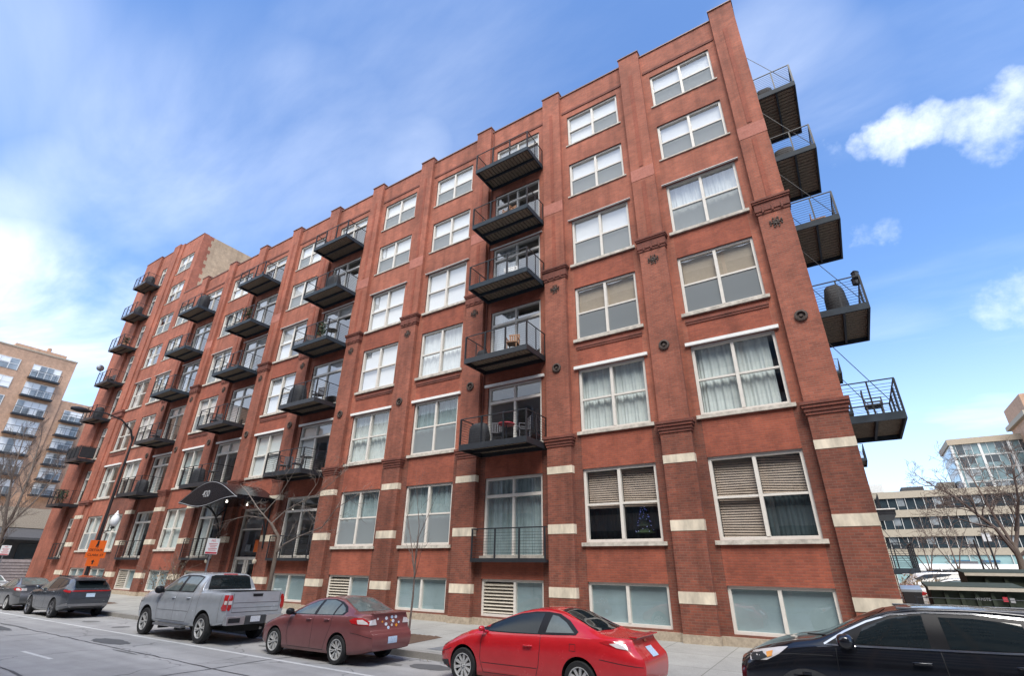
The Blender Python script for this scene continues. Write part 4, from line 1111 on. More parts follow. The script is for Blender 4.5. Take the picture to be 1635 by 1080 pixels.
# --- maroon four-door saloon
maroon = paint('dull_maroon_car_paint', (.22, .066, .064), .25, .34)
SEDAN = dict(L=4.6, n=104, df=.9, dr=.8, wheels=(.86, 3.50), wr=.325, arch=.368, wkey='sedan', spk=(8, 'split'), rimr=.72,
  top=[(0, .66), (.15, .78), (.45, .89), (.9, .98), (1.25, 1.04), (1.6, 1.20), (2.0, 1.37), (2.35, 1.46), (2.75, 1.495), (3.1, 1.47), (3.45, 1.36), (3.75, 1.23), (3.95, 1.165), (4.2, 1.15), (4.6, 1.135)],
  belt=[(0, .58), (.2, .74), (.7, .88), (1.3, .965), (2.2, 1.02), (3.2, 1.06), (3.9, 1.075), (4.6, 1.03)],
  under=[(0, .26), (.5, .19), (1.5, .18), (3.2, .2), (4.1, .24), (4.6, .34)],
  plan=[(0, .58), (.1, .72), (.35, .82), (.8, .868), (1.5, .882), (3.2, .882), (3.9, .865), (4.3, .81), (4.6, .69)],
  roofw=[(0, .46), (.5, .68), (1.1, .72), (1.6, .65), (2.3, .57), (3.0, .56), (3.5, .60), (4.0, .68), (4.3, .70), (4.6, .62)],
  front=[(.15, .14), (.3, .02), (.5, 0), (.7, .06), (.85, .22), (1.0, .4)], rear=[(.2, 4.46), (.36, 4.57), (.55, 4.6), (.68, 4.58), (.80, 4.46), (1.0, 4.43), (1.14, 4.41)],
  dlo=[(1.42, 1.03), (1.65, 1.15), (1.95, 1.27), (2.25, 1.37), (2.6, 1.425), (2.95, 1.43), (3.25, 1.38), (3.5, 1.28), (3.64, 1.17), (3.56, 1.09), (2.9, 1.065), (2.0, 1.04)],
  windows=[[(1.55, 1.045), (1.72, 1.16), (2.0, 1.27), (2.28, 1.36), (2.46, 1.39), (2.40, 1.06), (1.9, 1.05)], [(2.52, 1.065), (2.57, 1.40), (2.9, 1.41), (3.14, 1.37), (3.22, 1.345), (3.16, 1.085)], [(3.22, 1.09), (3.28, 1.33), (3.46, 1.25), (3.56, 1.165), (3.50, 1.105)]],
  glass='carglass_light',
  seams=[[(1.48, 1.03), (1.44, .8), (1.42, .5), (1.5, .27)], [(2.46, 1.05), (2.47, .7), (2.44, .27)], [(3.18, 1.08), (3.2, .85), (3.1, .62), (3.02, .45), (2.96, .28)], [(1.5, .27), (2.96, .28)], [(4.58, .62), (4.2, .70), (3.95, .72)]],
  handles=[(2.28, .94), (3.02, .965)], mirror=(1.50, 1.09), mmat='trim_black',
  side_panels=[([(3.86, .99), (4.0, 1.05), (4.25, 1.05), (4.42, .98), (4.47, .90), (4.2, .90), (3.95, .93)], 'tail_light', 'tail', .008), ([(4.10, 1.01), (4.25, 1.02), (4.38, .96), (4.42, .915), (4.15, .92)], 'lamp_lens', 'tail_clear', .012), ([(.12, .74), (.4, .86), (.56, .89), (.45, .78), (.2, .68)], 'headlight', 'tail_clear', .008)],
  panels=[('windscreen', [(1.38, -.60), (1.38, .60), (2.2, .50), (2.3, .25), (2.32, 0), (2.3, -.25), (2.2, -.50)], 'top', 'carglass_light', .004), ('rear_window', [(3.12, -.46), (3.08, 0), (3.12, .46), (3.86, .58), (3.92, 0), (3.86, -.58)], 'top', 'carglass_light', .004),
    ('lamp_lens', [(-.72, .90), (-.46, .90), (-.50, 1.03), (-.70, 1.0)], 'rear', 'tail_clear', .012), ('lamp_lens', [(.46, .90), (.72, .90), (.70, 1.0), (.50, 1.03)], 'rear', 'tail_clear', .012),
    ('licence_plate', [(-.16, .48), (.16, .48), (.16, .63), (-.16, .63)], 'rear', 'plate', .014), ('lower_valance', [(-.6, .2), (.6, .2), (.66, .34), (-.66, .34)], 'rear', 'cladding', .004)],
  boxes=[('boot_lip', 4.32, 4.46, -.58, .58, 1.135, 1.16, maroon)])
# --- silver crew-cab pickup
silver = paint('silver_grey_car_paint', (.43, .46, .485), .35, .24)
PICKUP = dict(L=5.9, n=110, df=.6, dr=.35, wheels=(.93, 4.66), wr=.415, arch=.50, wkey='pickup', spk=(6, 'split'), rimr=.66, xtra=[4.06, 4.10, 4.14, 4.18, 4.22],
  top=[(0, 1.12), (.15, 1.26), (.5, 1.34), (1.25, 1.40), (1.5, 1.48), (1.9, 1.72), (2.3, 1.93), (2.7, 1.985), (3.4, 2.0), (3.98, 1.97), (4.06, 1.90), (4.2, 1.50), (4.26, 1.46), (5.0, 1.465), (5.9, 1.47)],
  belt=[(0, 1.02), (.2, 1.15), (.7, 1.24), (1.5, 1.31), (2.4, 1.34), (4.0, 1.36), (4.3, 1.40), (5.9, 1.42)],
  under=[(0, .48), (.5, .44), (1.5, .42), (4.0, .42), (5.2, .5), (5.9, .6)],
  plan=[(0, .78), (.12, .90), (.4, .98), (.9, 1.01), (2, 1.01), (4.5, 1.01), (5.7, .995), (5.9, .97)],
  roofw=[(0, .68), (.5, .84), (1.3, .88), (1.9, .78), (2.5, .70), (3.5, .69), (4.0, .70), (4.2, .92), (5.9, .93)],
  front=[(.4, .16), (.6, .03), (.9, 0), (1.15, .05), (1.35, .16)], rear=[(.4, 5.86), (.7, 5.9), (1.0, 5.895), (1.47, 5.86)],
  windows=[[(1.72, 1.40), (1.95, 1.60), (2.3, 1.80), (2.58, 1.85), (2.70, 1.85), (2.68, 1.41)], [(2.84, 1.41), (2.86, 1.855), (3.4, 1.86), (3.72, 1.83), (3.62, 1.42)]],
  dlo=[(1.58, 1.38), (1.85, 1.60), (2.25, 1.84), (2.6, 1.90), (3.4, 1.905), (3.78, 1.86), (3.68, 1.39)],
  wglass={0: 'carglass_light', 1: 'carglass_light'},
  seams=[[(1.66, 1.36), (1.64, 1.0), (1.66, .52)], [(2.76, 1.38), (2.78, .9), (2.76, .52)], [(3.78, 1.4), (3.82, 1.1), (3.78, .9), (3.66, .66), (3.62, .54)], [(1.66, .53), (3.62, .53)], [(4.22, 1.4), (4.22, .6)], [(1.7, .82), (3.7, .84)], [(5.52, 1.4), (5.50, .92), (5.50, .62)]],
  handles=[(2.62, 1.20), (3.58, 1.22)], mirror=(1.66, 1.42), mmat='trim_black', msize=(.12, .15, .12),
  side_panels=[([(5.66, 1.38), (5.86, 1.38), (5.88, 1.16), (5.90, .95), (5.70, .94), (5.62, 1.02), (5.72, 1.16)], 'tail_light', 'tail', .012), ([(5.76, 1.22), (5.87, 1.22), (5.88, 1.12), (5.76, 1.12)], 'lamp_lens', 'tail_clear', .018), ([(.10, 1.06), (.42, 1.17), (.5, 1.06), (.16, .98)], 'headlight', 'tail_clear', .008)],
  panels=[('windscreen', [(1.42, -.76), (1.42, .76), (2.2, .66), (2.26, 0), (2.2, -.66)], 'top', 'carglass', .004), ('rear_window', [(-.76, 1.49), (.76, 1.49), (.68, 1.88), (.54, 1.92), (-.54, 1.92), (-.68, 1.88)], 'rear', 'carglass', .006),
    ('brake_light', [(-.25, 1.935), (.25, 1.935), (.25, 1.96), (-.25, 1.96)], 'rear', 'tail', .012), ('tail_light', [(-.965, .95), (-.88, .95), (-.83, 1.05), (-.86, 1.18), (-.82, 1.28), (-.84, 1.38), (-.955, 1.38)], 'rear', 'tail', .012), ('tail_light', [(.965, .95), (.955, 1.38), (.84, 1.38), (.82, 1.28), (.86, 1.18), (.83, 1.05), (.88, .95)], 'rear', 'tail', .012),
    ('lamp_lens', [(-.955, 1.12), (-.85, 1.12), (-.85, 1.22), (-.955, 1.22)], 'rear', 'tail_clear', .018),
    ('tailgate_seam', strip([(-.80, 1.42), (-.80, .90), (.80, .90), (.80, 1.42)], .008), 'rear', 'black', .003), ('tailgate_crease', strip([(-.78, 1.16), (.78, 1.16)], .006), 'rear', 'cladding', .003), ('tailgate_crease', strip([(-.78, 1.02), (.78, 1.02)], .005), 'rear', 'cladding', .003), ('tailgate_handle', [(-.16, 1.33), (.16, 1.33), (.18, 1.41), (-.18, 1.41)], 'rear', 'trim_black', .008)],
  bed=(4.40, 5.78, .80, .95),
  boxes=[('rear_bumper', 5.84, 6.0, -.96, -.36, .56, .80, 'silver'), ('rear_bumper', 5.84, 6.0, .36, .96, .56, .80, 'silver'), ('bumper_step', 5.985, 6.006, -.90, -.52, .62, .75, 'black'), ('bumper_centre', 5.82, 5.97, -.355, .355, .55, .80, 'cladding'), ('licence_plate', 5.972, 5.985, -.16, .16, .62, .78, 'plate_w'),
    ('side_step', 1.75, 3.65, -1.06, -.90, .36, .42, 'rim_grey'), ('side_step', 1.75, 3.65, .90, 1.06, .36, .42, 'rim_grey'), ('step_bracket', 2.1, 2.2, -1.03, -.7, .28, .35, 'cladding'), ('step_bracket', 3.2, 3.3, -1.03, -.7, .28, .35, 'cladding'), ('chassis', .8, 5.6, -.45, .45, .34, .5, 'well'), ('exhaust', 4.9, 5.5, .5, .6, .34, .42, 'rim_grey')])
# --- dark grey crossover
gun = paint('gunmetal_car_paint', (.075, .085, .10), .5, .25)
CROSS = dict(L=5.0, n=100, df=.8, dr=.7, wheels=(1.0, 3.85), wr=.375, arch=.43, wkey='cross', spk=(5, 'split'), rimr=.72, rimm='rim_grey',
  top=[(0, .85), (.2, .98), (.6, 1.07), (1.25, 1.15), (1.6, 1.30), (2.1, 1.55), (2.5, 1.67), (3.0, 1.70), (3.7, 1.67), (4.3, 1.60), (4.65, 1.50), (4.8, 1.32), (5.0, 1.16)],
  belt=[(0, .74), (.3, .92), (.9, 1.02), (2.0, 1.08), (3.4, 1.14), (4.4, 1.18), (5.0, 1.10)],
  under=[(0, .32), (.5, .25), (2, .24), (4.2, .27), (5.0, .42)],
  plan=[(0, .66), (.12, .78), (.4, .88), (1, .94), (2, .955), (3.8, .96), (4.5, .93), (4.85, .85), (5.0, .78)],
  roofw=[(0, .5), (.6, .72), (1.3, .78), (2, .68), (2.8, .63), (4.0, .61), (4.6, .62), (5.0, .66)],
  front=[(.25, .12), (.5, 0), (.8, .03), (1.0, .18), (1.15, .3)], rear=[(.3, 4.86), (.5, 4.98), (.75, 5.0), (.95, 4.96), (1.15, 4.93), (1.3, 4.86), (1.58, 4.62)],
  dlo=[(1.62, 1.11), (1.95, 1.35), (2.3, 1.53), (2.7, 1.59), (3.4, 1.59), (4.0, 1.54), (4.42, 1.36), (4.2, 1.22), (3.0, 1.14)],
  windows=[[(1.76, 1.12), (2.02, 1.33), (2.35, 1.50), (2.62, 1.555), (2.68, 1.13)], [(2.76, 1.14), (2.72, 1.56), (3.4, 1.56), (3.6, 1.54), (3.66, 1.18)], [(3.74, 1.19), (3.70, 1.52), (3.98, 1.50), (4.26, 1.34), (4.15, 1.23)]],
  wglass={0: 'carglass_light'},
  seams=[[(1.66, 1.1), (1.62, .8), (1.66, .34)], [(2.74, 1.12), (2.78, .7), (2.74, .34)], [(3.70, 1.17), (3.72, .9), (3.5, .62), (3.42, .36)], [(1.66, .34), (3.42, .36)]],
  handles=[(2.55, .98), (3.5, 1.02)], mirror=(1.72, 1.17),
  side_panels=[([(4.45, 1.10), (4.6, 1.14), (4.92, 1.08), (4.95, 1.02), (4.7, 1.04)], 'tail_light', 'tail', .010), ([(4.3, .42), (4.95, .50), (4.98, .62), (4.5, .52)], 'bumper_insert', 'rim_grey', .004)],
  panels=[('windscreen', [(1.5, -.66), (1.5, .66), (2.3, .58), (2.36, 0), (2.3, -.58)], 'top', 'carglass', .004), ('rear_window', [(-.66, 1.20), (.66, 1.20), (.56, 1.50), (-.56, 1.50)], 'rear', 'carglass', .006), ('tail_light', [(-.80, 1.065), (.80, 1.065), (.84, 1.11), (-.84, 1.11)], 'rear', 'tail', .010), ('licence_plate', [(-.17, .84), (.17, .84), (.17, .99), (-.17, .99)], 'rear', 'plate', .014),
    ('bumper_insert', [(-.72, .42), (.72, .42), (.80, .58), (-.80, .58)], 'rear', 'rim_grey', .006), ('lower_valance', [(-.62, .38), (.62, .38), (.6, .47), (-.6, .47)], 'rear', 'cladding', .012)],
  boxes=[('roof_rail', 2.5, 4.2, -.63, -.595, 1.655, 1.685, 'trim_black'), ('roof_rail', 2.5, 4.2, .595, .63, 1.655, 1.685, 'trim_black'), ('tail_spoiler', 4.5, 4.78, -.55, .55, 1.53, 1.56, gun)])
# --- glossy black sport utility in the foreground
blk = paint('glossy_black_car_paint', (.012, .013, .017), .2, .12)
SUV = dict(L=4.62, n=110, df=.8, dr=.6, wheels=(.93, 3.58), wr=.36, arch=.42, wkey='suv', spk=(5, 'split'), rimr=.68,
  top=[(0, .93), (.12, 1.03), (.4, 1.13), (.8, 1.20), (1.12, 1.25), (1.4, 1.36), (1.75, 1.53), (2.1, 1.66), (2.5, 1.715), (3.0, 1.725), (3.6, 1.69), (4.1, 1.62), (4.35, 1.52), (4.5, 1.35), (4.62, 1.18)],
  belt=[(0, .84), (.2, .97), (.7, 1.09), (1.2, 1.16), (2.0, 1.19), (3.2, 1.21), (4.2, 1.24), (4.62, 1.12)],
  under=[(0, .30), (.5, .24), (2, .22), (4.0, .26), (4.62, .4)],
  plan=[(0, .66), (.1, .78), (.35, .86), (.8, .90), (2, .91), (3.6, .91), (4.2, .88), (4.62, .76)],
  roofw=[(0, .52), (.5, .72), (1.15, .77), (1.7, .72), (2.3, .675), (3.4, .67), (4.2, .66), (4.62, .66)],
  front=[(.2, .12), (.45, .01), (.7, 0), (.9, .03), (1.05, .14), (1.2, .3)], rear=[(.3, 4.5), (.5, 4.6), (.8, 4.62), (1.1, 4.58), (1.3, 4.5), (1.6, 4.3)],
  dlo=[(1.22, 1.19), (1.5, 1.35), (1.8, 1.49), (2.1, 1.59), (2.5, 1.635), (3.0, 1.64), (3.5, 1.605), (3.95, 1.53), (4.2, 1.38), (4.1, 1.29), (3.2, 1.245), (2.0, 1.215)],
  windows=[[(1.60, 1.225), (1.74, 1.42), (1.95, 1.51), (2.2, 1.58), (2.46, 1.61), (2.46, 1.235)], [(2.66, 1.24), (2.64, 1.595), (3.0, 1.595), (3.46, 1.56), (3.52, 1.265)], [(3.64, 1.275), (3.60, 1.52), (3.86, 1.46), (4.02, 1.37), (3.98, 1.30)]],
  chrome=[[(1.22, 1.195), (1.5, 1.36), (1.8, 1.50), (2.1, 1.60), (2.5, 1.645), (3.0, 1.65), (3.5, 1.615), (3.95, 1.54), (4.22, 1.38)], [(1.24, 1.188), (2.0, 1.205), (3.2, 1.235), (4.1, 1.28)]],
  seams=[[(1.36, 1.18), (1.34, .9), (1.36, .5)], [(2.55, 1.2), (2.57, .8), (2.55, .45)], [(3.58, 1.23), (3.55, .95), (3.35, .66), (3.2, .5)], [(.30, .98), (.8, 1.04), (1.3, 1.06)]],
  handles=[(2.32, 1.05), (3.36, 1.09)], mirror=(1.46, 1.255), msize=(.11, .13, .095),
  side_panels=[([(.16, 1.00), (.36, 1.055), (.62, 1.11), (.74, 1.125), (.60, 1.02), (.42, .93), (.18, .90)], 'headlight', 'tail_clear', .010), ([(.19, .985), (.36, 1.03), (.44, .97), (.30, .91), (.2, .91)], 'lamp_housing', 'rim_dark', .014), ([(.42, 1.03), (.52, 1.06), (.50, .99), (.43, .965)], 'indicator', 'amber', .018), (strip(arc2(.93, .375, .455, 0, 180), .04), 'wheel_arch_trim', 'cladding', .006), (strip(arc2(3.58, .375, .455, 0, 180), .04), 'wheel_arch_trim', 'cladding', .006)],
  panels=[('windscreen', [(1.10, -.72), (1.10, .72), (1.95, .60), (2.06, .3), (2.08, 0), (2.06, -.3), (1.95, -.60)], 'top', 'carglass', .005), ('rear_window', [(-.56, 1.25), (.56, 1.25), (.5, 1.5), (-.5, 1.5)], 'rear', 'carglass', .006), ('grille', [(-.55, .78), (.55, .78), (.62, .92), (-.62, .92)], 'front', 'rim_dark', .006), ('grille_bar', strip([(-.66, .93), (.66, .93)], .025), 'front', 'chrome', .014), ('lower_grille', [(-.6, .35), (.6, .35), (.6, .6), (-.6, .6)], 'front', 'rim_dark', .004)],
  boxes=[('roof_rail', 2.2, 4.1, -.645, -.62, 1.665, 1.70, 'rim_grey'), ('roof_rail', 2.2, 4.1, .62, .645, 1.665, 1.70, 'rim_grey'), ('wiper', 1.0, 1.3, -.5, -.48, 1.27, 1.29, 'black')])
c_red = car('coupe', 'bright red two door coupe parked at the kerb ahead of the black car', 'car', COUPE, red, (-8.56, 10.98, 0))
c_mar = car('saloon_car', 'dull maroon four door car with stickers on its boot', 'car', SEDAN, maroon, (-15.2, 10.80, 0))
c_pick = car('pickup_truck', 'silver grey crew cab pickup truck parked behind the maroon car', 'pickup truck', PICKUP, silver, (-22.6, 10.74, 0))
c_cross = car('crossover_car', 'dark gunmetal crossover with tinted rear glass parked under the orange signs', 'car', CROSS, gun, (-34.75, 10.88, 0))
c_blk = car('sport_utility', 'glossy black sport utility with chrome window trim in the right foreground', 'car', SUV, blk, (-2.05, 10.86, 0))
c_blk.scale = (1.06, 1.06, 1.06); c_blk.location.y = 10.92; c_red.scale = (1.02, 1.02, 1.03)
# stickers and badges on the maroon boot
bm = bmesh.new(); bm.from_mesh([c for c in c_mar.children if c.name.startswith('body')][0].data); bv_ = BVHTree.FromBMesh(bm); bm.free()
for k, (y, z, rr, mt) in enumerate([(-.42, 1.03, .035, 'tail_clear'), (-.26, .96, .03, 'amber'), (-.12, 1.03, .05, 'plate_w'), (-.13, .90, .05, 'plate_w'), (-.05, .82, .045, 'plate'), (.08, 1.05, .05, 'plate'), (.22, 1.05, .05, 'plate_w'), (.12, .96, .05, 'plate_w'), (.05, .98, .03, 'amber'), (.08, .87, .04, 'tail_clear'), (.24, .86, .045, 'amber'), (.33, .92, .035, 'plate')]):
    panel_obj(patch(bv_, [(y + rr * math.cos(a * PI / 5), z + rr * .8 * math.sin(a * PI / 5)) for a in range(10)], 'rear', .006, .2), 'sticker', M[mt], c_mar)
# the two cars beyond the crossover
def recolour(root, pm):
    for ch in root.children:
        if ch.type == 'MESH':
            me = ch.data
            if any(m and m.name.startswith('dull_maroon') for m in me.materials):
                ch.data = me.copy()
                for i, m in enumerate(ch.data.materials):
                    if m.name.startswith('dull_maroon'): ch.data.materials[i] = pm
def clone_car(src, label, loc, rz, pm, name, group='cars parked along the kerb', drop=('sticker',)):
    c = copy_tree(src); c.name = name; c.location = loc; c.rotation_euler = (0, 0, rz); c['label'] = label; c['group'] = group
    for ch in list(c.children):
        if ch.name.split('.')[0] in drop:
            bpy.data.objects.remove(ch)
    recolour(c, pm)
    return c
grey = paint('mid_grey_car_paint', (.16, .165, .17), .5, .3)
pale = paint('pale_silver_car_paint', (.52, .53, .54), .4, .3)
white_p = paint('white_car_paint', (.72, .72, .71), 0, .3)
clone_car(c_mar, 'mid grey four door car parked ahead of the gunmetal crossover', (-40.6, 10.85, 0), 0, grey, 'saloon_car')
clone_car(c_mar, 'white car at the left edge of the photo beyond the grey car', (-48.6, 11.0, 0), 0, white_p, 'saloon_car')
# ------------------------------------------------------------------ bare trees
M['bark'] = plain('grey_brown_bark', (.13, .10, .08), .9, var=.35, scale=14, bump=.4, vscale=(1, 1, .25))
M['twig'] = plain('pale_grey_twig', (.165, .135, .115), .9, var=.3, scale=9)
M['twig_red'] = plain('reddish_twig', (.14, .105, .09), .9, var=.3, scale=9)
M['dryleaf'] = plain('dry_brown_leaves', (.24, .17, .10), .9, var=.4, scale=7)
M['leaf'] = plain('dark_green_leaves', (.045, .075, .035), .8, var=.4, scale=7)

def grow(mb, p, d, L, r, depth, rg, up=.12, spread=.6, kids=3, minr=.004, wob=.16, seg=.35):
    n = max(3, int(L / seg)); pts = [Vector(p)]; rad = [r]; d = Vector(d).normalized()
    for i in range(n):
        d = (d + Vector((rg.gauss(0, wob), rg.gauss(0, wob), rg.gauss(0, wob) + up * .5))).normalized()
        pts.append(pts[-1] + d * (L / n)); rad.append(max(minr, r * (1 - .72 * (i + 1) / n)))
    mb.tube(pts, rad, 7 if r > .06 else 5 if r > .02 else 3, cap=False)
    if depth <= 0: return
    k = kids + (rg.random() < .5)
    for j in range(k):
        t = .28 + .70 * (j + rg.random() * .7) / k; i = min(n - 1, int(t * n)); q = pts[i].lerp(pts[i + 1], t * n - i if t * n - i < 1 else 1)
        dd = (pts[i + 1] - pts[i]).normalized(); a = rg.random() * 2 * PI
        o = dd.orthogonal().normalized(); o = Matrix.Rotation(a, 3, dd) @ o
        nd_ = (dd * (1 - spread * .45) + o * spread * rg.uniform(.7, 1.25) + Vector((0, 0, up))).normalized()
        grow(mb, q, nd_, L * rg.uniform(.48, .72), max(minr, rad[i] * rg.uniform(.42, .62)), depth - 1, rg, up, spread, kids, minr, wob * 1.12, seg * .75)

def tree(name, label, base, limbs, trunk, r0, seed, depth=3, L=2., mat='twig', group=None, kids=3, up=.12, spread=.62, minr=.005, cat='tree', tuft=.5, dens=2):
    rg = random.Random(seed); root = thing(name, label, cat, base, 0, group)
    mb = MB(); b = Vector(base)
    T = [Vector(p) - b for p in trunk]; n = len(T)
    mb.tube([T[0] - Vector((0, 0, .15))] + T, [r0 * 1.35] + [r0 * (1 - .45 * i / max(1, n - 1)) for i in range(n)], 9)
    mb.obj('trunk', M['bark'] if r0 > .06 else M[mat], root, smooth=60)
    mb = MB()
    for lm in limbs:
        P = [Vector(p) - b for p in lm[1]]; rr = lm[0]; m_ = len(P)
        mb.tube(P, [max(minr, rr * (1 - .7 * i / (m_ - 1))) for i in range(m_)], 6, cap=False)
        for i in range(m_ - 1):
            for q in range(dens):
                t = rg.random(); s_ = P[i].lerp(P[i + 1], t); dd = (P[i + 1] - P[i]).normalized(); o = Matrix.Rotation(rg.random() * 6.3, 3, dd) @ dd.orthogonal().normalized()
                if i > 0 or q == 0: grow(mb, s_, dd * .7 + o * spread + Vector((0, 0, up)), L * rg.uniform(.35, .8), max(minr, rr * .42 * (1 - .6 * i / m_)), depth - 1, rg, up, spread, kids, minr)
        e = (P[-1] - P[-2]).normalized(); grow(mb, P[-1], e, L * tuft, max(minr, rr * .3), max(0, depth - 1), rg, up, spread, kids, minr)
    o = mb.obj('crown', M[mat], root, smooth=60)
    return root

def S_(x, y): return slope(y)
# the leaning street tree beside the canopy
Yt = 13.4
tree('bare_street_tree', 'bare leaning street tree with pale sprawling branches to the right of the canopy', (-20.22, Yt, slope(Yt)),
  [(.036, [(-20.3, Yt, 3.3), (-20.85, Yt - .1, 3.87), (-21.93, Yt - .2, 4.54), (-23.2, Yt - .1, 5.3), (-24.3, Yt + .1, 5.75)]),
   (.030, [(-20.85, Yt - .1, 3.87), (-20.7, Yt + .3, 4.4), (-20.13, Yt + .5, 4.72), (-19.1, Yt + .6, 5.05), (-18.08, Yt + .6, 5.55), (-17.6, Yt + .5, 5.95)]),
   (.034, [(-20.27, Yt, 2.7), (-19.5, Yt - .2, 3.05), (-18.57, Yt - .3, 3.29), (-17.17, Yt - .3, 3.62), (-16.64, Yt - .2, 4.3), (-15.8, Yt, 4.75)]),
   (.022, [(-21.6, Yt - .1, 4.3), (-21.3, Yt + .3, 5.1), (-20.9, Yt + .5, 6.1)]), (.018, [(-19.6, Yt + .5, 4.9), (-19.45, Yt + .8, 5.6)]),
   (.02, [(-21.2, Yt - .1, 4.1), (-22.2, Yt - .5, 4.2), (-23.6, Yt - .7, 4.0)])],
  [(-20.2, Yt, .25), (-20.23, Yt, 1.5), (-20.25, Yt, 2.7), (-20.3, Yt, 3.35), (-20.85, Yt - .1, 3.87)], .10, 5, depth=3, L=1.3, up=.06, kids=2, minr=.005, spread=.75)
# thin sapling in the mulch bed
tree('sapling', 'thin bare young tree standing in the mulch beside the maroon car', (-12.8, 13.8, slope(13.8)),
  [(.022, [(-12.84, 13.8, 2.2), (-13.1, 13.8, 3.0), (-13.6, 13.9, 4.2)]), (.02, [(-12.84, 13.8, 2.4), (-12.7, 13.7, 3.2), (-12.1, 13.7, 4.4)]), (.02, [(-12.84, 13.8, 2.7), (-12.9, 13.9, 3.6), (-13.1, 13.8, 4.9)]), (.014, [(-12.82, 13.8, 1.9), (-12.5, 13.6, 2.4), (-12.3, 13.5, 3.0)]), (.014, [(-12.82, 13.8, 2.0), (-13.2, 14.0, 2.6), (-13.7, 14.1, 3.1)])],
  [(-12.85, 13.8, .25), (-12.8, 13.8, 1.4), (-12.84, 13.8, 2.8)], .04, 9, depth=2, L=.9, up=.25, kids=2, minr=.0035, spread=.45, mat='twig_red')
# bare trees at the left edge
for k, (x, y, h, sd_, lb) in enumerate(((-56.4, 13.4, 12.0, 21, 'tall bare tree at the left edge in front of the tan apartment block'), (-69.5, 14.5, 11.0, 33, 'bare tree farthest left beyond the end of the brick building'))):
    tree('bare_tree', lb, (x, y, .18),
      [(.13, [(x - .2, y, 4), (x - .8, y + .3, 6.5), (x - 1.4, y + .4, 9), (x - 1.7, y + .2, h)]), (.12, [(x - .2, y, 4.2), (x + .3, y - .6, 6.4), (x + .6, y - 1.1, 8.6), (x + .7, y - 1.4, h * .92)]), (.09, [(x - .1, y, 3.4), (x - 1.4, y - .4, 5.0), (x - 2.4, y - .6, 7)]), (.08, [(x, y, 3.2), (x + 1.0, y - .3, 4.4), (x + 1.9, y - .4, 6.2)]), (.08, [(x - .15, y, 4.6), (x - .3, y + 1.2, 7), (x - .2, y + 1.9, 9.6)])],
      [(x, y, .15), (x - .05, y, 2.0), (x - .2, y, 4.2)], .20, sd_, depth=4, L=2.5, up=.2, kids=3, minr=.008, spread=.5, group='bare trees at the left edge', dens=3)
# right side, over the parking lot
bx, by = 6.25, 34
tree('bare_parking_lot_tree', 'large bare spreading tree with dark leaning trunk at the right edge', (bx, by, .8),
  [(.10, [(6.2, by, 3.3), (5.75, by - .3, 4.4), (5.2, by - .5, 5.1), (4.6, by - .6, 5.9), (3.9, by - .6, 6.5)]), (.09, [(6.2, by, 3.4), (6.7, by + .3, 4.6), (7.1, by + .4, 5.8), (7.4, by + .5, 7.2)]), (.075, [(6.2, by, 3.7), (6.0, by + .4, 5.0), (5.9, by + .9, 6.2), (5.8, by + 1.2, 7.2)]), (.07, [(6.3, by, 3.2), (7.4, by - .4, 4.2), (8.6, by - .6, 5.0), (9.6, by - .6, 5.6)]), (.05, [(5.75, by - .3, 4.4), (4.9, by - 1.0, 4.6), (4.2, by - 1.3, 4.9)]), (.06, [(6.5, by + .2, 4.3), (6.9, by - .6, 5.6), (7.0, by - 1.0, 6.9)])],
  [(6.05, by, .8), (6.15, by, 2.0), (6.25, by, 3.0), (6.2, by, 3.8)], .19, 41, depth=4, L=2.0, up=.05, kids=3, minr=.006, spread=.7, dens=4, mat='twig_red')
for k, (x, y, lb) in enumerate(((5.25, 46, 'small bare tree in front of the beige office windows'), (7.9, 52, 'small bare tree behind the large leaning tree on the right'), (4.1, 50, 'slender bare tree nearest the brick corner across the lot'))):
    tree('small_bare_tree', lb, (x, y, .8), [(.05, [(x, y, 2.4), (x - .5, y, 3.6), (x - 1, y, 4.7)]), (.05, [(x, y, 2.5), (x + .4, y + .2, 3.8), (x + .9, y, 4.9)]), (.05, [(x, y, 2.8), (x, y + .3, 4.2), (x + .1, y + .3, 5.3)])], [(x, y, .8), (x, y, 1.8), (x, y, 2.9)], .10, 60 + k, depth=3, L=1.6, up=.1, kids=3, minr=.008, spread=.7, mat='twig_red', group='small bare trees across the lot')
# shrubs
def shrub(label, base, rad, h, n, seed, name='dry_shrub', leaves=0, mat='twig'):
    rg = random.Random(seed); root = thing(name, label, 'shrub', base); mb = MB()
    for k in range(n):
        a = rg.random() * 6.3; l = rg.uniform(.5, 1) * h
        grow(mb, (rg.gauss(0, rad * .3), rg.gauss(0, rad * .3), 0), (math.cos(a) * rad / h, math.sin(a) * rad / h, .9), l, .018, 2, rg, .05, .6, 2, .006, .2, .25)
    mb.obj('stems', M[mat], root)
    if leaves:
        mb = MB()
        for k in range(leaves):
            a = rg.random() * 6.3; q = rg.random() ** .5 * rad; z = rg.random() * h * (1 - .4 * (q / rad) ** 2); s_ = rg.uniform(.03, .075)
            c = Vector((q * math.cos(a), q * math.sin(a), z)); u = Vector((rg.gauss(0, 1), rg.gauss(0, 1), rg.gauss(0, 1))).normalized(); v = u.orthogonal().normalized()
            mb.quad(*(tuple(c + s_ * w_) for w_ in (u, v * .6, -u, -v * .6)))
        mb.obj('leaves', M['dryleaf'], root)
    return root
shrub('sprawling dry brown shrub under the canopy behind the pickup', (-30.6 - 1.3, 15.2, .25), 1.0, 2.4, 16, 3, leaves=260)
shrub('low brown shrub against the right corner of the brick building', (1.4, 25, .65), .8, 1.7, 14, 4, leaves=900)
shrub('second brown shrub beside the grey lidded bin', (2.1, 26.5, .7), .8, 1.55, 12, 6, leaves=700)

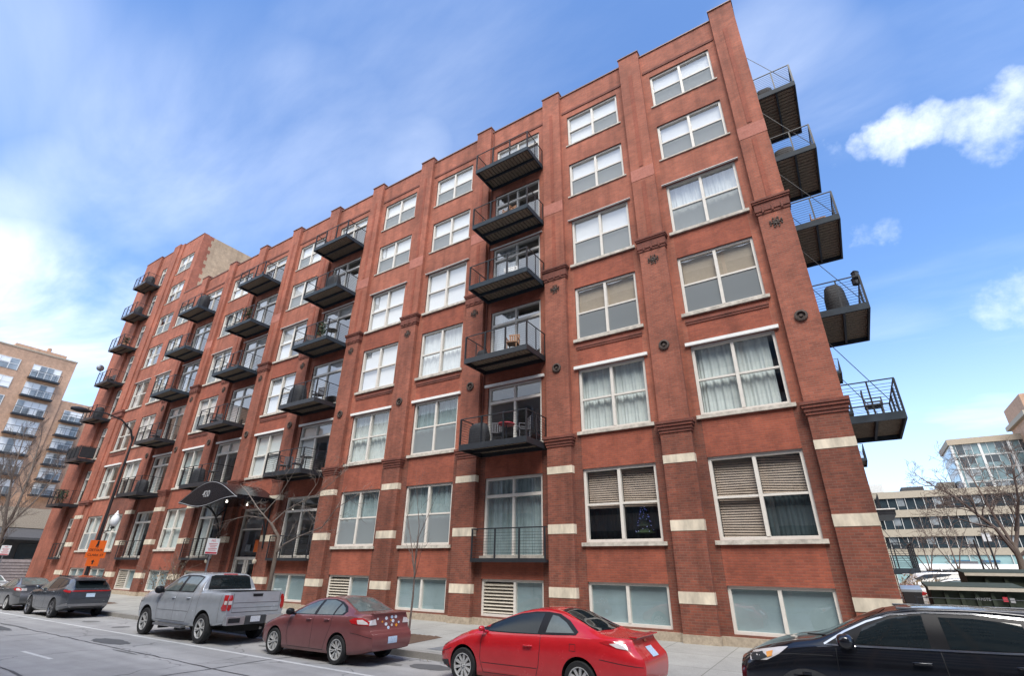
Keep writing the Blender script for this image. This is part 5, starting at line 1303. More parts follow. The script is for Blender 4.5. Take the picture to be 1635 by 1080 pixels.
# ------------------------------------------------------------------ street furniture
M['lamp_black'] = plain('dark_bronze_lamp_paint', (.022, .018, .018), .4, var=.2)
LX, LY = -36.4, 12.75
lp = thing('street_lamp', 'tall dark street lamp with curved arm and white acorn globe at the kerb', 'street lamp', (LX, LY, .15))
mb = MB(); mb.lathe([(.22, 0), (.20, .12), (.14, .2), (.12, .8), (.095, .9), (.09, 3), (.07, 7.5), (.055, 9.2), (.04, 9.3)], n=14); mb.obj('pole', M['lamp_black'], lp, smooth=35)
mb = MB(); mb.tube([(0, 0, 9.0), (0, -.25, 9.6), (0, -.9, 10.1), (0, -1.8, 10.3), (0, -2.7, 10.25)], [.06, .055, .05, .045, .04], 8); mb.obj('arm', M['lamp_black'], lp, smooth=60)
mb = MB(); mb.lathe([(.001, -.55), (.10, -.5), (.16, -.2), (.16, .1), (.10, .35), (.04, .45)], (0, -3.0, 10.2), 12, 'y'); mb.obj('lamp_head', M['lamp_black'], lp, smooth=50)
mb = MB(); mb.tube([(0, 0, 3.75), (0, .45, 3.8), (0, .5, 3.95)], .03, 6); mb.tube([(0, 0, 3.55), (0, .3, 3.78)], .02, 6); mb.lathe([(.09, 3.93), (.12, 4.0), (.08, 4.05)], (0, .5, 0), 12); mb.obj('bracket', M['lamp_black'], lp)
mb = MB(); mb.lathe([(.10, 4.05), (.19, 4.15), (.24, 4.35), (.20, 4.55), (.11, 4.7), (.13, 4.72), (.05, 4.82), (.03, 4.92), (.001, 4.95)], (0, .5, 0), 18); mb.obj('globe', plain('milk_glass_globe', (.78, .79, .80), .25, var=.04), lp, smooth=50)
M['orange'] = plain('orange_sign_sheeting', (.90, .15, .012), .55, var=.06)
def sign(label, y0, y1, z0, z1, txts, x=LX + .16, mat='orange', cat='sign', name='orange_road_sign', tm='black', group='orange detour signs'):
    c = Vector((x, (y0 + y1) / 2, (z0 + z1) / 2)); root = thing(name, label, cat, c, 0, group)
    mb = MB(); hw, hh = (y1 - y0) / 2, (z1 - z0) / 2
    mb.box(-.006, .006, -hw, hw, -hh, hh); o = mb.obj('panel', M[mat], root)
    for (t, s, dy, dz) in txts:
        if t == 'UP':
            mb = MB(); mb.prism([(-.03, -.11), (.03, -.11), (.03, .02), (.09, .02), (0, .13), (-.09, .02), (-.03, .02)], .007, .010, 'x'); mb.obj('arrow', M[tm], root, (0, dy, dz)); continue
        if t == 'WALK':
            mb = MB(); mb.lathe([(.028, .007), (.028, .010)], (0, dy, dz + .13), 12, 'x'); mb.prism([(-.05, .09), (.05, .09), (.055, -.02), (.03, -.02), (.06, -.16), (.02, -.16), (0, -.05), (-.04, -.16), (-.075, -.14), (-.035, 0), (-.04, .05)], .007, .010, 'x')
            mb.v = [(a, dy + b, dz + c_) if abs(a - .007) < 1e-6 or abs(a - .010) < 1e-6 and abs(c_) < .2 and False else (a, b, c_) for a, b, c_ in mb.v]
            mb.obj('walker_symbol', M[tm], root, (0, 0, 0)); continue
        if t == 'BAR':
            mb = MB(); mb.box(.007, .009, dy - s[0] / 2, dy + s[0] / 2, dz - s[1] / 2, dz + s[1] / 2); mb.obj('printed_line', M['red_ink'], root); continue
        q = put('lettering', text_mesh(t, s, .003), root, (.009, dy, dz)); q.rotation_euler = (PI / 2, 0, PI / 2); q.data.materials.append(M[tm])
    return root
M['red_ink'] = plain('red_sign_ink', (.55, .05, .07), .6)
s1_ = sign('square orange sign with a walker symbol on the street lamp, topmost of three', 12.38, 13.16, 2.80, 3.42, [('WALK', 0, 0, .10), ('DETOUR', .16, 0, -.2)])
sign('wide orange street name sign on the lamp, middle of three', 12.34, 13.30, 2.50, 2.795, [('CLARK ST', .17, 0, 0)])
sign('small orange sign with an up arrow, lowest of three on the lamp', 12.50, 13.10, 2.08, 2.495, [('UP', 0, 0, 0)])
for ch in s1_.children:
    if ch.name.startswith('walker'): ch.location = (0, 0, .08)
def notice(label, x, y, seed):
    r = sign(label, y - .27, y + .27, 2.66, 3.30, [('NO', .12, 0, .22)] + [('BAR', (.40 - .08 * (k % 3), .022), .02, .10 - .065 * k) for k in range(5)] + [('BAR', (.5, .07), 0, -.265)], x=x + .04, mat='white', name='parking_notice', tm='red_ink', group='white and red notices')
    mb = MB(); mb.box(-.07, -.012, -.03, .03, -2.83, .3); mb.obj('post', M['rim_grey'], r)
notice('white and red paper notice on a thin post in front of the canopy', -23.8, 12.6, 1)
notice('white and red paper notice at the far left edge of the photo', -51.0, 12.55, 2)

# ------------------------------------------------------------------ things on the balconies
ROWN = {2: 'lowest', 3: 'second lowest', 4: 'middle', 5: 'second highest', 6: 'top'}
COLN = {2: 'rightmost', 5: 'second', 7: 'third', 9: 'fourth'}
M['cover'] = plain('black_fabric_cover', (.017, .018, .022), .75, var=.3, bump=.3)
M['wood'] = plain('warm_wood', (.36, .19, .10), .6, var=.25, vscale=(1, 1, 8))
M['wicker'] = plain('grey_wicker', (.10, .10, .11), .8, var=.3, scale=30)
def m_grill():
    mb = MB(); N = 20
    for (rx, ry, z) in ((.55, .32, 0), (.54, .31, .5), (.50, .29, .80), (.46, .26, .98), (.36, .20, 1.10), (.12, .08, 1.15)):
        for k in range(N):
            a = 2 * PI * k / N; c, s = math.cos(a), math.sin(a); f = (abs(c) ** 4 + abs(s) ** 4) ** -.25; w_ = 1 + .03 * math.sin(5 * a + z * 9)
            mb.v.append((rx * c * f * w_, ry * s * f * w_, z))
    for i in range(5):
        for k in range(N): mb.f.append((i * N + k, i * N + (k + 1) % N, (i + 1) * N + (k + 1) % N, (i + 1) * N + k)); mb.m.append(0)
    mb.f.append(tuple(range(5 * N, 6 * N))); mb.m.append(0)
    return mb.mesh('covered_grill', M['cover'], 50)
def put_grill(x, y, z, label, s=1., rz=0):
    o = thing('covered_grill', label, 'barbecue', (x, y, z), rz, 'covered barbecues on balconies', once('grill', m_grill)); o.scale = (s, s, s); return o
def put_chair(x, y, z, label, rz=0, mat='wicker'):
    root = thing('patio_chair', label, 'chair', (x, y, z), rz, 'chairs on balconies'); m_ = M[mat]
    def P(nm, f): put(nm, once((nm, mat), f), root)
    def seat(): mb = MB(); mb.box(-.25, .25, -.25, .25, .40, .45); return mb.mesh('seat', m_)
    def back():
        mb = MB()
        for k in range(5): mb.box(-.22 + k * .1, -.16 + k * .1, .22, .25, .46, .92)
        mb.box(-.25, .25, .215, .255, .92, .97); return mb.mesh('backrest', m_)
    P('seat', seat); P('backrest', back)
    for sx in (-1, 1):
        for sy in (-1, 1):
            o = put('leg', once(('leg', mat), lambda: (lambda b: (b.box(-.02, .02, -.02, .02, 0, .40), b.mesh('leg', m_))[1])(MB())), root, (sx * .21, sy * .21, 0))
        put('armrest', once(('arm', mat), lambda: (lambda b: (b.box(-.02, .02, -.25, .23, .62, .655), b.box(-.02, .02, -.25, -.21, .45, .62), b.mesh('armrest', m_))[2])(MB())), root, (sx * .25, 0, 0))
def put_table(x, y, z, label, mat='steel'):
    root = thing('bistro_table', label, 'table', (x, y, z), 0, 'small tables on balconies')
    mb = MB(); mb.lathe([(.001, .70), (.34, .70), (.35, .72), (.34, .74), (.001, .74)], n=20); mb.obj('tabletop', M[mat], root)
    mb = MB(); mb.tube([(0, 0, .02), (0, 0, .70)], .025, 8); mb.lathe([(.22, 0), (.2, .03), (.03, .05)], n=14); mb.obj('pedestal', M['steel'], root)
def put_plant(x, y, z, label, seed, h=.9):
    rg = random.Random(seed); root = thing('potted_plant', label, 'plant', (x, y, z), 0, 'potted plants on balconies')
    mb = MB(); mb.lathe([(.12, 0), (.17, .32), (.19, .34), (.16, .34)], n=14); mb.obj('pot', M['wood'], root)
    mb = MB()
    for k in range(170):
        a = rg.random() * 6.3; q = rg.random() ** .6 * .34; zz_ = .34 + rg.random() * h; s_ = rg.uniform(.05, .10); c = Vector((q * math.cos(a), q * math.sin(a), zz_)); u = Vector((rg.gauss(0, 1), rg.gauss(0, 1), rg.gauss(0, .8))).normalized(); v = u.orthogonal().normalized()
        mb.quad(*(tuple(c + s_ * w_) for w_ in (u, v * .45, -u, -v * .45)))
    mb.obj('foliage', M['leaf'], root)
def on(b, f): return 'on the %s balcony of the %s street column' % (ROWN[f], COLN[b])
YB = 16.75
def bx_(b, dx): return bayc(b) + dx
put_grill(bx_(2, -1.1), YB - .1, SLAB[2], 'black covered kettle barbecue ' + on(2, 2), .85)
put_table(bx_(2, .35), YB - .2, SLAB[2], 'small red topped table ' + on(2, 2), 'red_ink')
put_chair(bx_(2, -.25), YB, SLAB[2], 'dark wicker chair ' + on(2, 2), .6); put_chair(bx_(2, 1.05), YB, SLAB[2], 'dark chair right of the red table ' + on(2, 2), -.8)
put_chair(bx_(2, .6), YB - .2, SLAB[3], 'warm wooden chair ' + on(2, 3), .3, 'wood'); put_grill(bx_(2, -1.2), YB, SLAB[3], 'low dark covered barbecue ' + on(2, 3), .5)
put_chair(bx_(2, .3), YB, SLAB[4], 'white chair ' + on(2, 4), .2, 'white'); put_chair(bx_(2, .2), YB - .1, SLAB[5], 'wooden chair ' + on(2, 5), -.2, 'wood')
put_chair(bx_(5, -.9), YB, SLAB[2], 'wicker chair at the left ' + on(5, 2), .5); put_chair(bx_(5, .2), YB, SLAB[2], 'wicker chair in the middle ' + on(5, 2), -.3); put_table(bx_(5, .9), YB, SLAB[2], 'round dark table ' + on(5, 2))
put_grill(bx_(5, -.9), YB - .15, SLAB[3], 'large black covered barbecue ' + on(5, 3), 1.1); put_chair(bx_(5, .8), YB, SLAB[3], 'wicker chair ' + on(5, 3), .2)
put_plant(bx_(5, .35), YB - .3, SLAB[4], 'leafy potted plant ' + on(5, 4), 3); put_chair(bx_(5, -1.0), YB, SLAB[4], 'dark wicker chair ' + on(5, 4), 1.); put_table(bx_(5, 1.), YB, SLAB[4], 'small dark table ' + on(5, 4))
put_grill(bx_(5, .5), YB - .2, SLAB[5], 'tall black covered barbecue ' + on(5, 5), .95)
put_plant(bx_(7, .2), YB - .4, SLAB[5], 'tall leafy plant ' + on(7, 5), 7, 1.0); put_chair(bx_(7, .7), YB, SLAB[6], 'dark chair at the right ' + on(7, 6), .4); put_chair(bx_(7, -.1), YB - .2, SLAB[6], 'dark chair in the middle ' + on(7, 6), -.5)
put_chair(bx_(7, -.6), YB, SLAB[4], 'dark chair ' + on(7, 4), -.5); put_grill(bx_(7, -.7), YB - .2, SLAB[2], 'wide black covered barbecue ' + on(7, 2), .9); put_table(bx_(7, .7), YB, SLAB[2], 'round green table ' + on(7, 2)); put_chair(bx_(7, -.9), YB, SLAB[3], 'dark chair ' + on(7, 3), .3)
put_grill(bx_(9, .8), YB - .1, SLAB[6], 'bulky black covered barbecue ' + on(9, 6), 1.15); put_grill(bx_(9, .5), YB - .1, SLAB[2], 'low black covered barbecue ' + on(9, 2), .8, .4); put_chair(bx_(9, -.3), YB, SLAB[3], 'dark chair ' + on(9, 3), .5); put_chair(bx_(9, .3), YB, SLAB[5], 'dark chair ' + on(9, 5), -.6)
EB = 'of the leftmost column'
put_grill(-58.2, 16.9, SLAB[4], 'black covered barbecue on the balcony halfway up ' + EB, 1.0); put_plant(-58.9, 16.6, SLAB[2], 'big leafy plant on the lowest balcony ' + EB, 11, .9); put_plant(-57.9, 16.6, SLAB[2], 'right hand leafy plant on the lowest balcony ' + EB, 12, .8)
put_chair(-58.4, 16.9, SLAB[5], 'dark chair on the second balcony above halfway ' + EB, .3); put_plant(-57.5, 16.7, SLAB[6], 'pale potted plant beside the satellite dish ' + EB, 14, .6); put_grill(-58.0, 16.9, SLAB[7], 'black covered barbecue on the second highest balcony ' + EB, .9); put_grill(-57.8, 16.8, SLAB[8], 'black covered barbecue on the topmost balcony ' + EB, .9, .5)
mb = MB(); mb.box(-1.4, 1.4, -.012, .012, .02, 1.0); thing('balcony_screen', 'black fabric privacy screen round the second lowest balcony of the leftmost column', 'screen', (-58.4, 16.28, SLAB[3]), 0, None, mb.mesh('balcony_screen', M['cover']))
mb = MB(); mb.box(-.012, .012, 0, 1.1, .02, 1.0); thing('balcony_screen', 'black fabric side panel facing us on the second lowest leftmost balcony', 'screen', (-56.93, 16.3, SLAB[3]), 0, None, mb.mesh('balcony_screen', M['cover']))
ds = thing('satellite_dish', 'round grey satellite dish on a balcony of the leftmost column', 'satellite dish', (-59.6, 16.2, SLAB[6] - 3.7 + 1.0))
mb = MB(); mb.lathe([(.001, .09), (.18, .06), (.32, 0), (.33, -.02), (.18, .03), (.001, .05)], n=20, axis='x'); mb.obj('dish', M['rim_grey'], ds, (0, -.1, .55)); mb = MB(); mb.tube([(0, 0, -.95), (0, 0, .2), (0, -.1, .55)], .025, 6); mb.tube([(.02, -.1, .4), (.4, -.1, .55)], .012, 5); mb.obj('mast', M['steel'], ds)
SB = 'side wall balcony'
put_grill(1.35, 20.2, SLAB[3], 'large black covered barbecue on the second lowest ' + SB, 1.15, PI / 2)
put_chair(1.6, 20.3, SLAB[4], 'brown wooden chair on the middle ' + SB, PI / 2, 'wood'); put_chair(1.5, 19.9, SLAB[2], 'dark wicker chair on the lowest ' + SB, PI / 2); put_grill(1.1, 19.9, SLAB[5], 'black covered barbecue on the second highest ' + SB, .8); put_grill(1.0, 19.7, SLAB[6], 'round black covered barbecue on the top ' + SB, .7)
for k, y in enumerate((19.4, 19.9)):
    o = thing('lantern', ('nearer', 'farther')[k] + ' dark lantern on the railing of the second lowest ' + SB, 'lantern', (2.1, y, SLAB[3] + 1.08), 0, 'lanterns on the side wall balcony')
    mb = MB(); mb.lathe([(.07, 0), (.12, .03), (.12, .24), (.14, .26), (.05, .34), (.001, .36)], n=8); mb.obj('casing', M['steel'], o)

# small christmas tree glowing blue inside the first floor window
xt = thing('lit_christmas_tree', 'small christmas tree with blue lights inside a ground floor window', 'christmas tree', (bayc(1) + .55, FY + .85, 3.3))
mb = MB()
for k in range(5): mb.lathe([(.34 - .055 * k, .2 + .22 * k), (.06, .46 + .22 * k)], n=10)
mb.obj('branches', M['leaf'], xt); lm2, nt_, b_ = new_mat('blue_fairy_lights'); b_.inputs['Emission Color'].default_value = (.10, .16, 1, 1); b_.inputs['Emission Strength'].default_value = .22
mb = MB(); rg = random.Random(2)
for k in range(60):
    z = rg.uniform(.2, 1.25); q = .32 * (1.3 - z); a = rg.uniform(PI, 2 * PI); mb.box(q * math.cos(a) - .008, q * math.cos(a) + .008, q * math.sin(a) - .05, q * math.sin(a) - .034, z, z + .016)
o = mb.obj('fairy_lights', lm2, xt); o['kind'] = 'stuff'

# ------------------------------------------------------------------ buildings and things beyond
M['dkglass'] = plain('dark_blue_office_glass', (.03, .045, .055), .06, var=.3, scale=.6, spec=.8)
M['teal'] = plain('pale_teal_shopfront', (.30, .46, .47), .3, var=.15, scale=.5)
M['beige'] = plain('beige_rendered_wall', (.43, .375, .295), .85, var=.08)
M['white_mull'] = plain('white_mullions', (.68, .68, .66), .5)
M['curt_glass'] = plain('pale_curtain_wall_glass', (.16, .25, .27), .1, var=.4, scale=.35, spec=.8)
M['bglass'] = plain('grey_window_glass', (.27, .30, .32), .1, var=.5, scale=.4, spec=.7)
M['awning'] = plain('grey_awning', (.07, .068, .07), .8)
# left: tan apartment block
lb = thing('tan_apartment_building', 'tan brick apartment block with stacked dark balconies at the left edge', 'building', (-105, 0, 0))
mb = MB(); mb.box(-30, 0, -40, 25.1, 9, 33.3); mb.obj('wall', M['brick_left'], lb); mb = MB(); mb.box(-30, -.2, 25.1, 60, 9, 26.6); mb.obj('rear_wing', M['brick_left'], lb)
mb = MB(); mb.box(-20, -.5, 17, 23.6, 33.3, 33.95); mb.tube([(-1, 21.2, 33.9), (-1, 21.2, 34.6)], .3, 6); mb.obj('roof_housing', M['brick_left'], lb)
mb = MB(); mb.box(-30, .08, -40, 25.16, 33.1, 33.32); mb.obj('coping', M['granite'], lb)
def lwin(y, z, w_, h_, n, dk=.0):
    mb = MB(); mb.box(-.02, .05, -w_ / 2, w_ / 2, 0, h_, 0)
    for k in range(n + 1): yy = -w_ / 2 + w_ * k / n; mb.box(.051, .09, yy - .05, yy + .05, 0, h_, 1)
    mb.box(.051, .085, -w_ / 2, w_ / 2, h_ * .5 - .04, h_ * .5 + .04, 1); mb.box(.051, .085, -w_ / 2, w_ / 2, h_ - .1, h_, 1)
    for k in range(n):
        if rng.random() < .72: y0 = -w_ / 2 + w_ * k / n + .05; mb.box(.0511, .06, y0, y0 + w_ / n - .1, h_ * rng.choice((.1, .5, .55)), h_ - .1, 2)
    mb.obj('window', [M['bglass'], M['white_mull'], M['shade_white']], lb, (0, y, z))
def lbal(y, z, w_, d=.9):
    mb = MB(); mb.box(0.1, d, -w_ / 2, w_ / 2, -.26, 0); o = mb.obj('balcony', M['steel'], lb, (0, y, z))
    mb = MB(); mb.box(d - .05, d, -w_ / 2, w_ / 2, 1.0, 1.06)
    for k in range(6): yy = -w_ / 2 + w_ * k / 5; mb.box(d - .05, d - .01, yy - .015, yy + .015, 0, 1.0)
    for k in range(2): mb.box(d - .035, d - .025, -w_ / 2, w_ / 2, .3 + .35 * k, .31 + .35 * k)
    mb.obj('railing', M['steel'], o)
for k in range(7):
    z = 29.0 - 2.95 * k; lwin(21.8, z + .05, 3.6, 2.15, 4); lbal(21.8, z, 4.0); lwin(16.6, z + .55, 3.4, 1.8, 3); lwin(11.3, z + .55, 3.4, 1.8, 3)
for k in range(6):
    z = 23.3 - 2.32 * k; lwin(27.3, z + .1, 2.6, 1.7, 3); lbal(27.2, z, 3.0, 1.1)
sh = thing('corner_shop', 'low grey fronted shop with dark awning below the tan apartment block', 'building', (-97, 0, 0))
mb = MB(); mb.box(-8, 0, -20, 60, 6.6, 9.2); mb.obj('fascia', M['granite'], sh); mb = MB(); mb.box(-7.9, -.6, -20, 60, 0, 6.6); mb.obj('wall', M['awning'], sh)
mb = MB(); mb.prism([(0.0, 6.5), (2.2, 5.3), (2.2, 5.0), (0, 6.2)], -10, 34, 'y'); mb.obj('awning', M['awning'], sh)
for k in range(9):
    mb = MB(); mb.box(-.59, -.5, 0, 3.4, .8, 4.6); mb.obj('window', M['dkglass'], sh, (0, -6 + 5.2 * k, 0))
for y0, w_ in ((19.5, 2.8),): mb = MB(); mb.box(-.3, -.1, y0, y0 + w_, 2.7, 5.0); mb.obj('wall_sign', M['brick_tan'], sh)
cn = thing('ribbed_container', 'pale ribbed container standing at the left edge beyond the parked cars', 'container', (-74, 13.0, 0))
mb = MB(); mb.box(0, 2.4, 0, 7.0, .2, 2.5)
for k in range(8): mb.box(2.4, 2.46, .02, 6.98, .35 + .27 * k, .47 + .27 * k)
mb.obj('body', plain('pale_pinkish_container', (.42, .36, .355), .7, var=.2), cn); mb = MB(); mb.box(-.05, 2.5, 6.98, 7.15, .1, 2.6); mb.obj('end_frame', M['black'], cn)
# right: beige office building
of = thing('beige_office_building', 'long beige four storey office building with dark ribbon windows beyond the parking lot', 'building', (0, 75, 0))
zs = [(4.5, 5.2), (6.4, 7.2), (8.5, 9.3), (10.6, 11.35)]
mb = MB(); mb.box(-6, 40, .4, 20, .5, 11.3); mb.obj('core_wall', M['dkglass'], of)
for z0, z1 in zs:
    mb = MB(); mb.box(-6, 40, 0, .39, z0, z1); mb.obj('spandrel_band', M['beige'], of)
mb = MB(); mb.box(-6, 2.9, -.05, .38, .5, 11.45); mb.obj('stair_wall', M['beige'], of)
for f, (z0, z1) in enumerate(((5.2, 6.4), (7.2, 8.5), (9.3, 10.6))):
    for k in range(17):
        x = 3.3 + .85 * k
        mb = MB(); mb.box(x - .02, x + .03, .12, .35, z0, z1, 0); mb.box(x + .03, x + .83, .2, .3, z0, z1, 1)
        if k % 4 == f: mb.box(x + .08, x + .7, .18, .199, z0 + .4, z1, 2)
        mb.obj('ribbon_window', [M['white_mull'], M['dkglass'], M['bglass']], of)
mb = MB()
for k in range(8): mb.box(3.0 + 1.7 * k, 3.06 + 1.7 * k, -.02, .1, .5, 4.5, 1)
mb.box(3.0, 17, .1, .38, .5, 4.5, 0); mb.obj('shopfront', [M['teal'], M['white_mull']], of)
for x, w_ in ((8.3, 1.5), (10.6, 1.6)):
    mb = MB(); mb.box(x, x + w_, -.03, -.01, 3.8, 4.0); mb.box(x, x + w_ * .6, -.03, -.01, 3.4, 3.55); mb.obj('shop_sign', plain('blue_shop_sign', (.06, .16, .28), .5), of)
mb = MB(); mb.box(5.9, 8, 1, 4, 11.35, 11.9); mb.obj('plant_room', M['awning'], of)
mb = MB(); mb.box(2.2, 4.2, 2, 8, 11.4, 12.5); mb.obj('roof_stair', M['white_mull'], of)
# glass apartment tower
gt = thing('glass_tower', 'pale glass apartment tower with white mullion grid rising behind the office', 'building', (23, 150, 0))
mb = MB(); mb.box(.3, 34, .3, 14, 0, 30.0); mb.obj('glazing', M['curt_glass'], gt)
mb = MB(); mb.box(-.3, 34.3, -.2, 14.3, 30.0, 31.3); mb.obj('roof_slab', M['granite'], gt)
for k in range(7): mb = MB(); mb.box(-.02, .45, 0, .29, 0, 29.99); mb.obj('pier', M['white_mull'], gt, (4.9 * k, 0, 0))
for k in range(10): mb = MB(); mb.box(.8, 33.4, .1, .28, 0, .22); mb.obj('floor_edge', M['white_mull'], gt, (0, 0, 1.6 + 2.85 * k))
for k in range(10):
    mb = MB()
    for j in range(24): mb.box(.9 + 1.36 * j, .98 + 1.36 * j, .18, .29, .36, 2.8, 0)
    for j in range(24):
        if rng.random() < .55: mb.box(1.02 + 1.36 * j, 2.2 + 1.36 * j, .2, .295, .4 + rng.choice((0, 1.)), 2.7, 1 + (rng.random() < .4))
    mb.box(.81, 33.39, .296, .299, .36, 2.8, 3); mb.box(.81, 33.39, .17, .292, .351, .40, 0)
    mb.obj('window_row', [M['white_mull'], M['dkglass'], M['bglass'], M['curt_glass']], gt, (0, 0, 1.6 + 2.85 * k))
mb = MB(); mb.box(0, .29, .6, 14, 0, 29.9); mb.obj('side_panel', M['white_mull'], gt)
for k in range(10): mb = MB(); mb.box(-.05, -.01, 1.2, 13, 0, 1.6); mb.obj('side_window', M['curt_glass'], gt, (0, 0, 2.2 + 2.85 * k))
mb = MB(); mb.box(-3.4, -.3, 8, 16, 0, 23); mb.obj('side_block', M['beige'], gt)
bt_ = thing('brown_tower', 'brown brick tower with pale cornice cut off by the right edge', 'building', (35.2, 140, 0))
mb = MB(); mb.box(.3, 20, .3, 15, 0, 33); mb.obj('wall', M['brick_left'], bt_); mb = MB(); mb.box(-.4, 20.5, -.4, 16, 33, 33.9); mb.obj('cornice', M['beige'], bt_); mb = MB(); mb.box(.3, 20, .3, 15, 33.9, 37.5); mb.obj('attic_wall', M['brick_left'], bt_)
for k in range(8): mb = MB(); mb.box(2, 4, .2, .31, 3 + 3.5 * k, 5 + 3.5 * k); mb.obj('window', M['dkglass'], bt_)
# dumpsters and bin beside the side wall
M['dgreen'] = plain('dark_green_dumpster_paint', (.030, .040, .026), .85, var=.25, scale=4)
def dumpster(label, x, y, z, w_, h_, d, lines):
    root = thing('dumpster', label, 'dumpster', (x, y, z), 0, 'green dumpsters by the side wall')
    mb = MB(); mb.prism([(0, .12), (d, .12), (d, h_), (0, h_ * .94)], 0, w_, 'x'); 
    for k in range(1, 6): mb.box(w_ * k / 6 - .04, w_ * k / 6 + .04, -.06, .0, .14, h_ * .90)
    mb.obj('bin', M['dgreen'], root)
    mb = MB(); mb.prism([(-.1, h_ * .94 + .004), (d + .05, h_ + .004), (d + .05, h_ + .06), (-.1, h_ * .94 + .06)], -.06, w_ + .06, 'x'); mb.obj('lid', M['dgreen'], root)
    mb = MB(); mb.box(-.04, w_ + .04, -.14, -.09, h_ * .94 - .03, h_ * .94 + .05); mb.obj('lid_edge', M['louver'], root)
    mb = MB(); mb.box(-.14, 0, .1, d - .1, h_ * .5, h_ * .65); mb.obj('lift_pocket', M['dgreen'], root); mb = MB(); mb.box(w_, w_ + .14, .1, d - .1, h_ * .5, h_ * .65); mb.obj('lift_pocket', M['dgreen'], root)
    for (t, s, dx, dz, mt) in lines:
        if t == 'LABEL': mb = MB(); mb.box(dx, dx + s, -.075, -.068, dz, dz + s * 1.2); mb.obj('sticker', M[mt], root)
        else:
            q = put('lettering', text_mesh(t, s, .004), root, (dx, -.07, dz)); q.rotation_euler = (PI / 2, 0, 0); q.data.materials.append(M[mt])
    for sx in (.12, w_ - .12): mb = MB(); mb.lathe([(.07, -.03), (.07, .03)], (sx, .25, .07), 12, 'x'); mb.obj('caster', M['rubber'], root)
dumpster('lower dark green dumpster with white lettering and pale lid edge', 1.38, 18.5, .37, 1.85, 1.68, 1.3, [('SITE', .16, .55, 1.12, 'rim_grey_p'), ('WASTE', .09, 1.02, 1.36, 'rim_grey_p'), ('LABEL', .12, .12, .95, 'rim_grey_p'), ('LABEL', .09, 1.4, 1.32, 'red_ink'), ('LABEL', .09, 1.53, 1.30, 'rim_grey_p'), ('LABEL', .10, 1.28, 1.0, 'rim_grey_p')])
dumpster('taller green dumpster standing behind the lettered one', 2.55, 21.2, .48, 2.6, 1.95, 1.5, [])
bn_ = thing('wheeled_bin', 'black wheeled bin with a grey lid against the building corner', 'bin', (.98, 18.6, .35))
mb = MB(); mb.prism([(-.16, .05), (.16, .05), (.21, 1.5), (-.21, 1.5)], 0, .4, 'y'); mb.obj('bin', M['black'], bn_); mb = MB(); mb.prism([(0, 1.5), (.42, 1.5), (.42, 1.66), (0, 1.56)], -.23, .23, 'x'); mb.obj('lid', M['bglass'], bn_)
fe = thing('cable_fence', 'thin black cable fence in front of the green dumpsters', 'fence', (1.0, 18.0, .33))
for k in range(6): mb = MB(); mb.box(-.02, .02, -.02, .02, 0, 1.45); mb.obj('post', M['steel'], fe, (k * 2.4, 0, 0))
mb = MB()
for k in range(8): mb.tube([(0, 0, .15 + .18 * k), (12, 0, .15 + .18 * k)], .007, 4)
mb.obj('cables', M['steel'], fe)
# parked cars in the lot, and a bus beyond
c1_ = copy_tree(c_cross); c1_.name = 'crossover_car'; c1_.location = (6.2, 30.5, .80); c1_.rotation_euler = (0, 0, PI); c1_['label'] = 'pale silver crossover parked in the lot behind the dumpsters'; c1_['group'] = 'cars in the parking lot'
for ch in c1_.children:
    if ch.type == 'MESH' and any(m and m.name.startswith('gunmetal') for m in ch.data.materials):
        ch.data = ch.data.copy()
        for i, m in enumerate(ch.data.materials):
            if m.name.startswith('gunmetal'): ch.data.materials[i] = pale
clone_car(c_mar, 'white low car in the lot just behind the lettered dumpster', (5.6, 25.4, .72), PI, white_p, 'saloon_car', 'cars in the parking lot')
bu = thing('city_bus', 'white city bus with an orange destination sign passing the office building', 'bus', (4.6, 67, .5))
mb = MB(); prof = [(-1.25, .35), (1.25, .35), (1.27, 2.6), (1.15, 2.85), (.9, 2.95), (-.9, 2.95), (-1.15, 2.85), (-1.27, 2.6)]; mb.prism(prof, 0, 8.2, 'x'); mb.obj('body', M['white'], bu)
for k in range(6): mb = MB(); mb.box(.5 + 1.2 * k, 1.6 + 1.2 * k, -1.29, -1.272, 1.3, 2.45); mb.obj('window', M['carglass'], bu)
mb = MB(); mb.box(5.6, 6.6, -1.31, -1.293, 2.1, 2.4); mb.obj('destination_sign', M['amber'], bu)
for x in (1.6, 6.4): mb = MB(); mb.lathe([(.48, -.15), (.48, .15)], (x, -1.14, .48), 18, 'y'); mb.obj('wheel', M['rubber'], bu)
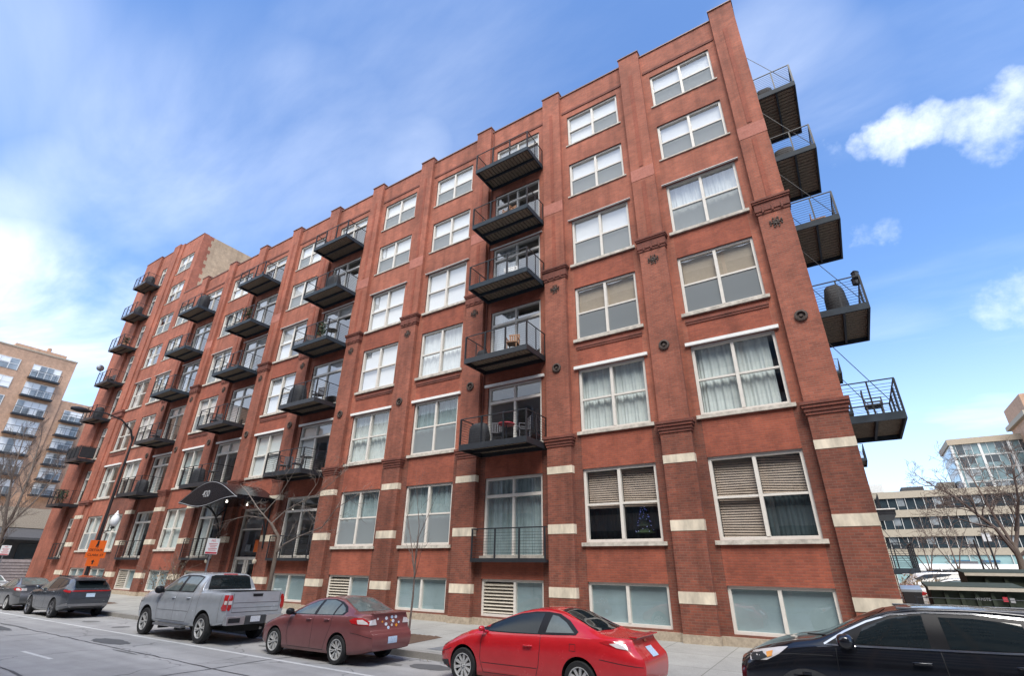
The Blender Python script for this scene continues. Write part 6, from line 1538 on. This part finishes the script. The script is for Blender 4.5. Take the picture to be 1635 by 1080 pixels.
mb = MB(); mb.box(3.2, 4.6, -.6, .6, 2.951, 3.2); mb.obj('roof_unit', M['rim_grey'], bu)
for k, (x, y, h_) in enumerate(((6.4, 45, 4.5), (7.15, 45.5, 5.0))):
    o = thing('lot_pole', ('leftmost', 'rightmost')[k] + ' thin pole standing in the parking lot before the bus', 'pole', (x, y, .8), 0, 'thin poles in the parking lot')
    mb = MB(); mb.lathe([(.06, 0), (.05, h_ - .8)], n=8); mb.obj('shaft', M['lamp_black'], o); mb = MB(); mb.box(-.2, .2, -.02, .02, h_ - 1.4, h_ - .9); mb.obj('plate', M['plate_w'], o) if k == 1 else None
# across the street, behind the camera: what the glass and car doors reflect
op = thing('opposite_building', 'pale and red brick row across the street seen only in reflections', 'building', (0, -9.5, 0))
mb = MB(); mb.box(-95, 45, -12, 0, .1, 20); mb.obj('wall', brick('opposite_brick', (.52, .40, .31), (.42, .31, .24), (.5, .42, .34), var=.15), op)
for z in (.15, 4.0, 8.0, 11.8, 15.3, 19.5): mb = MB(); mb.box(-95, 45, .0, .12, z, z + .5); mb.obj('stone_course', M['stone'], op)
for k in range(24):
    for z in (1.2, 5.0, 9.0, 12.6, 16.2):
        mb = once('opw', lambda: (lambda b: (b.box(0, 3.6, .0, .06, 0, 2.5, 0), b.box(-.15, 0, .0, .1, 0, 2.6, 1), b.box(3.6, 3.75, 0, .1, 0, 2.6, 1), b.box(1.72, 1.88, .06, .1, 0, 2.5, 1), b.mesh('window', [M['dkglass'], M['white_mull']]))[4])(MB()))
        put('window', mb, op, (-93 + 5.7 * k, .01, z))

o2 = thing('tall_opposite_building', 'taller banded building across the street seen only in car and window reflections', 'building', (12, -9.6, 0))
mb = MB(); mb.box(-33, 40, -14, .4, .1, 31); mb.obj('wall', M['beige'], o2)
for k in range(10): mb = MB(); mb.box(-33, 40, .42, .47, 1.0 + 3 * k, 2.6 + 3 * k); mb.obj('ribbon_window', M['dkglass'], o2)
for k in range(19): mb = MB(); mb.box(-33 + 4 * k, -32.7 + 4 * k, .40, .6, .2, 30.8); mb.obj('pier', M['brick_left'], o2)
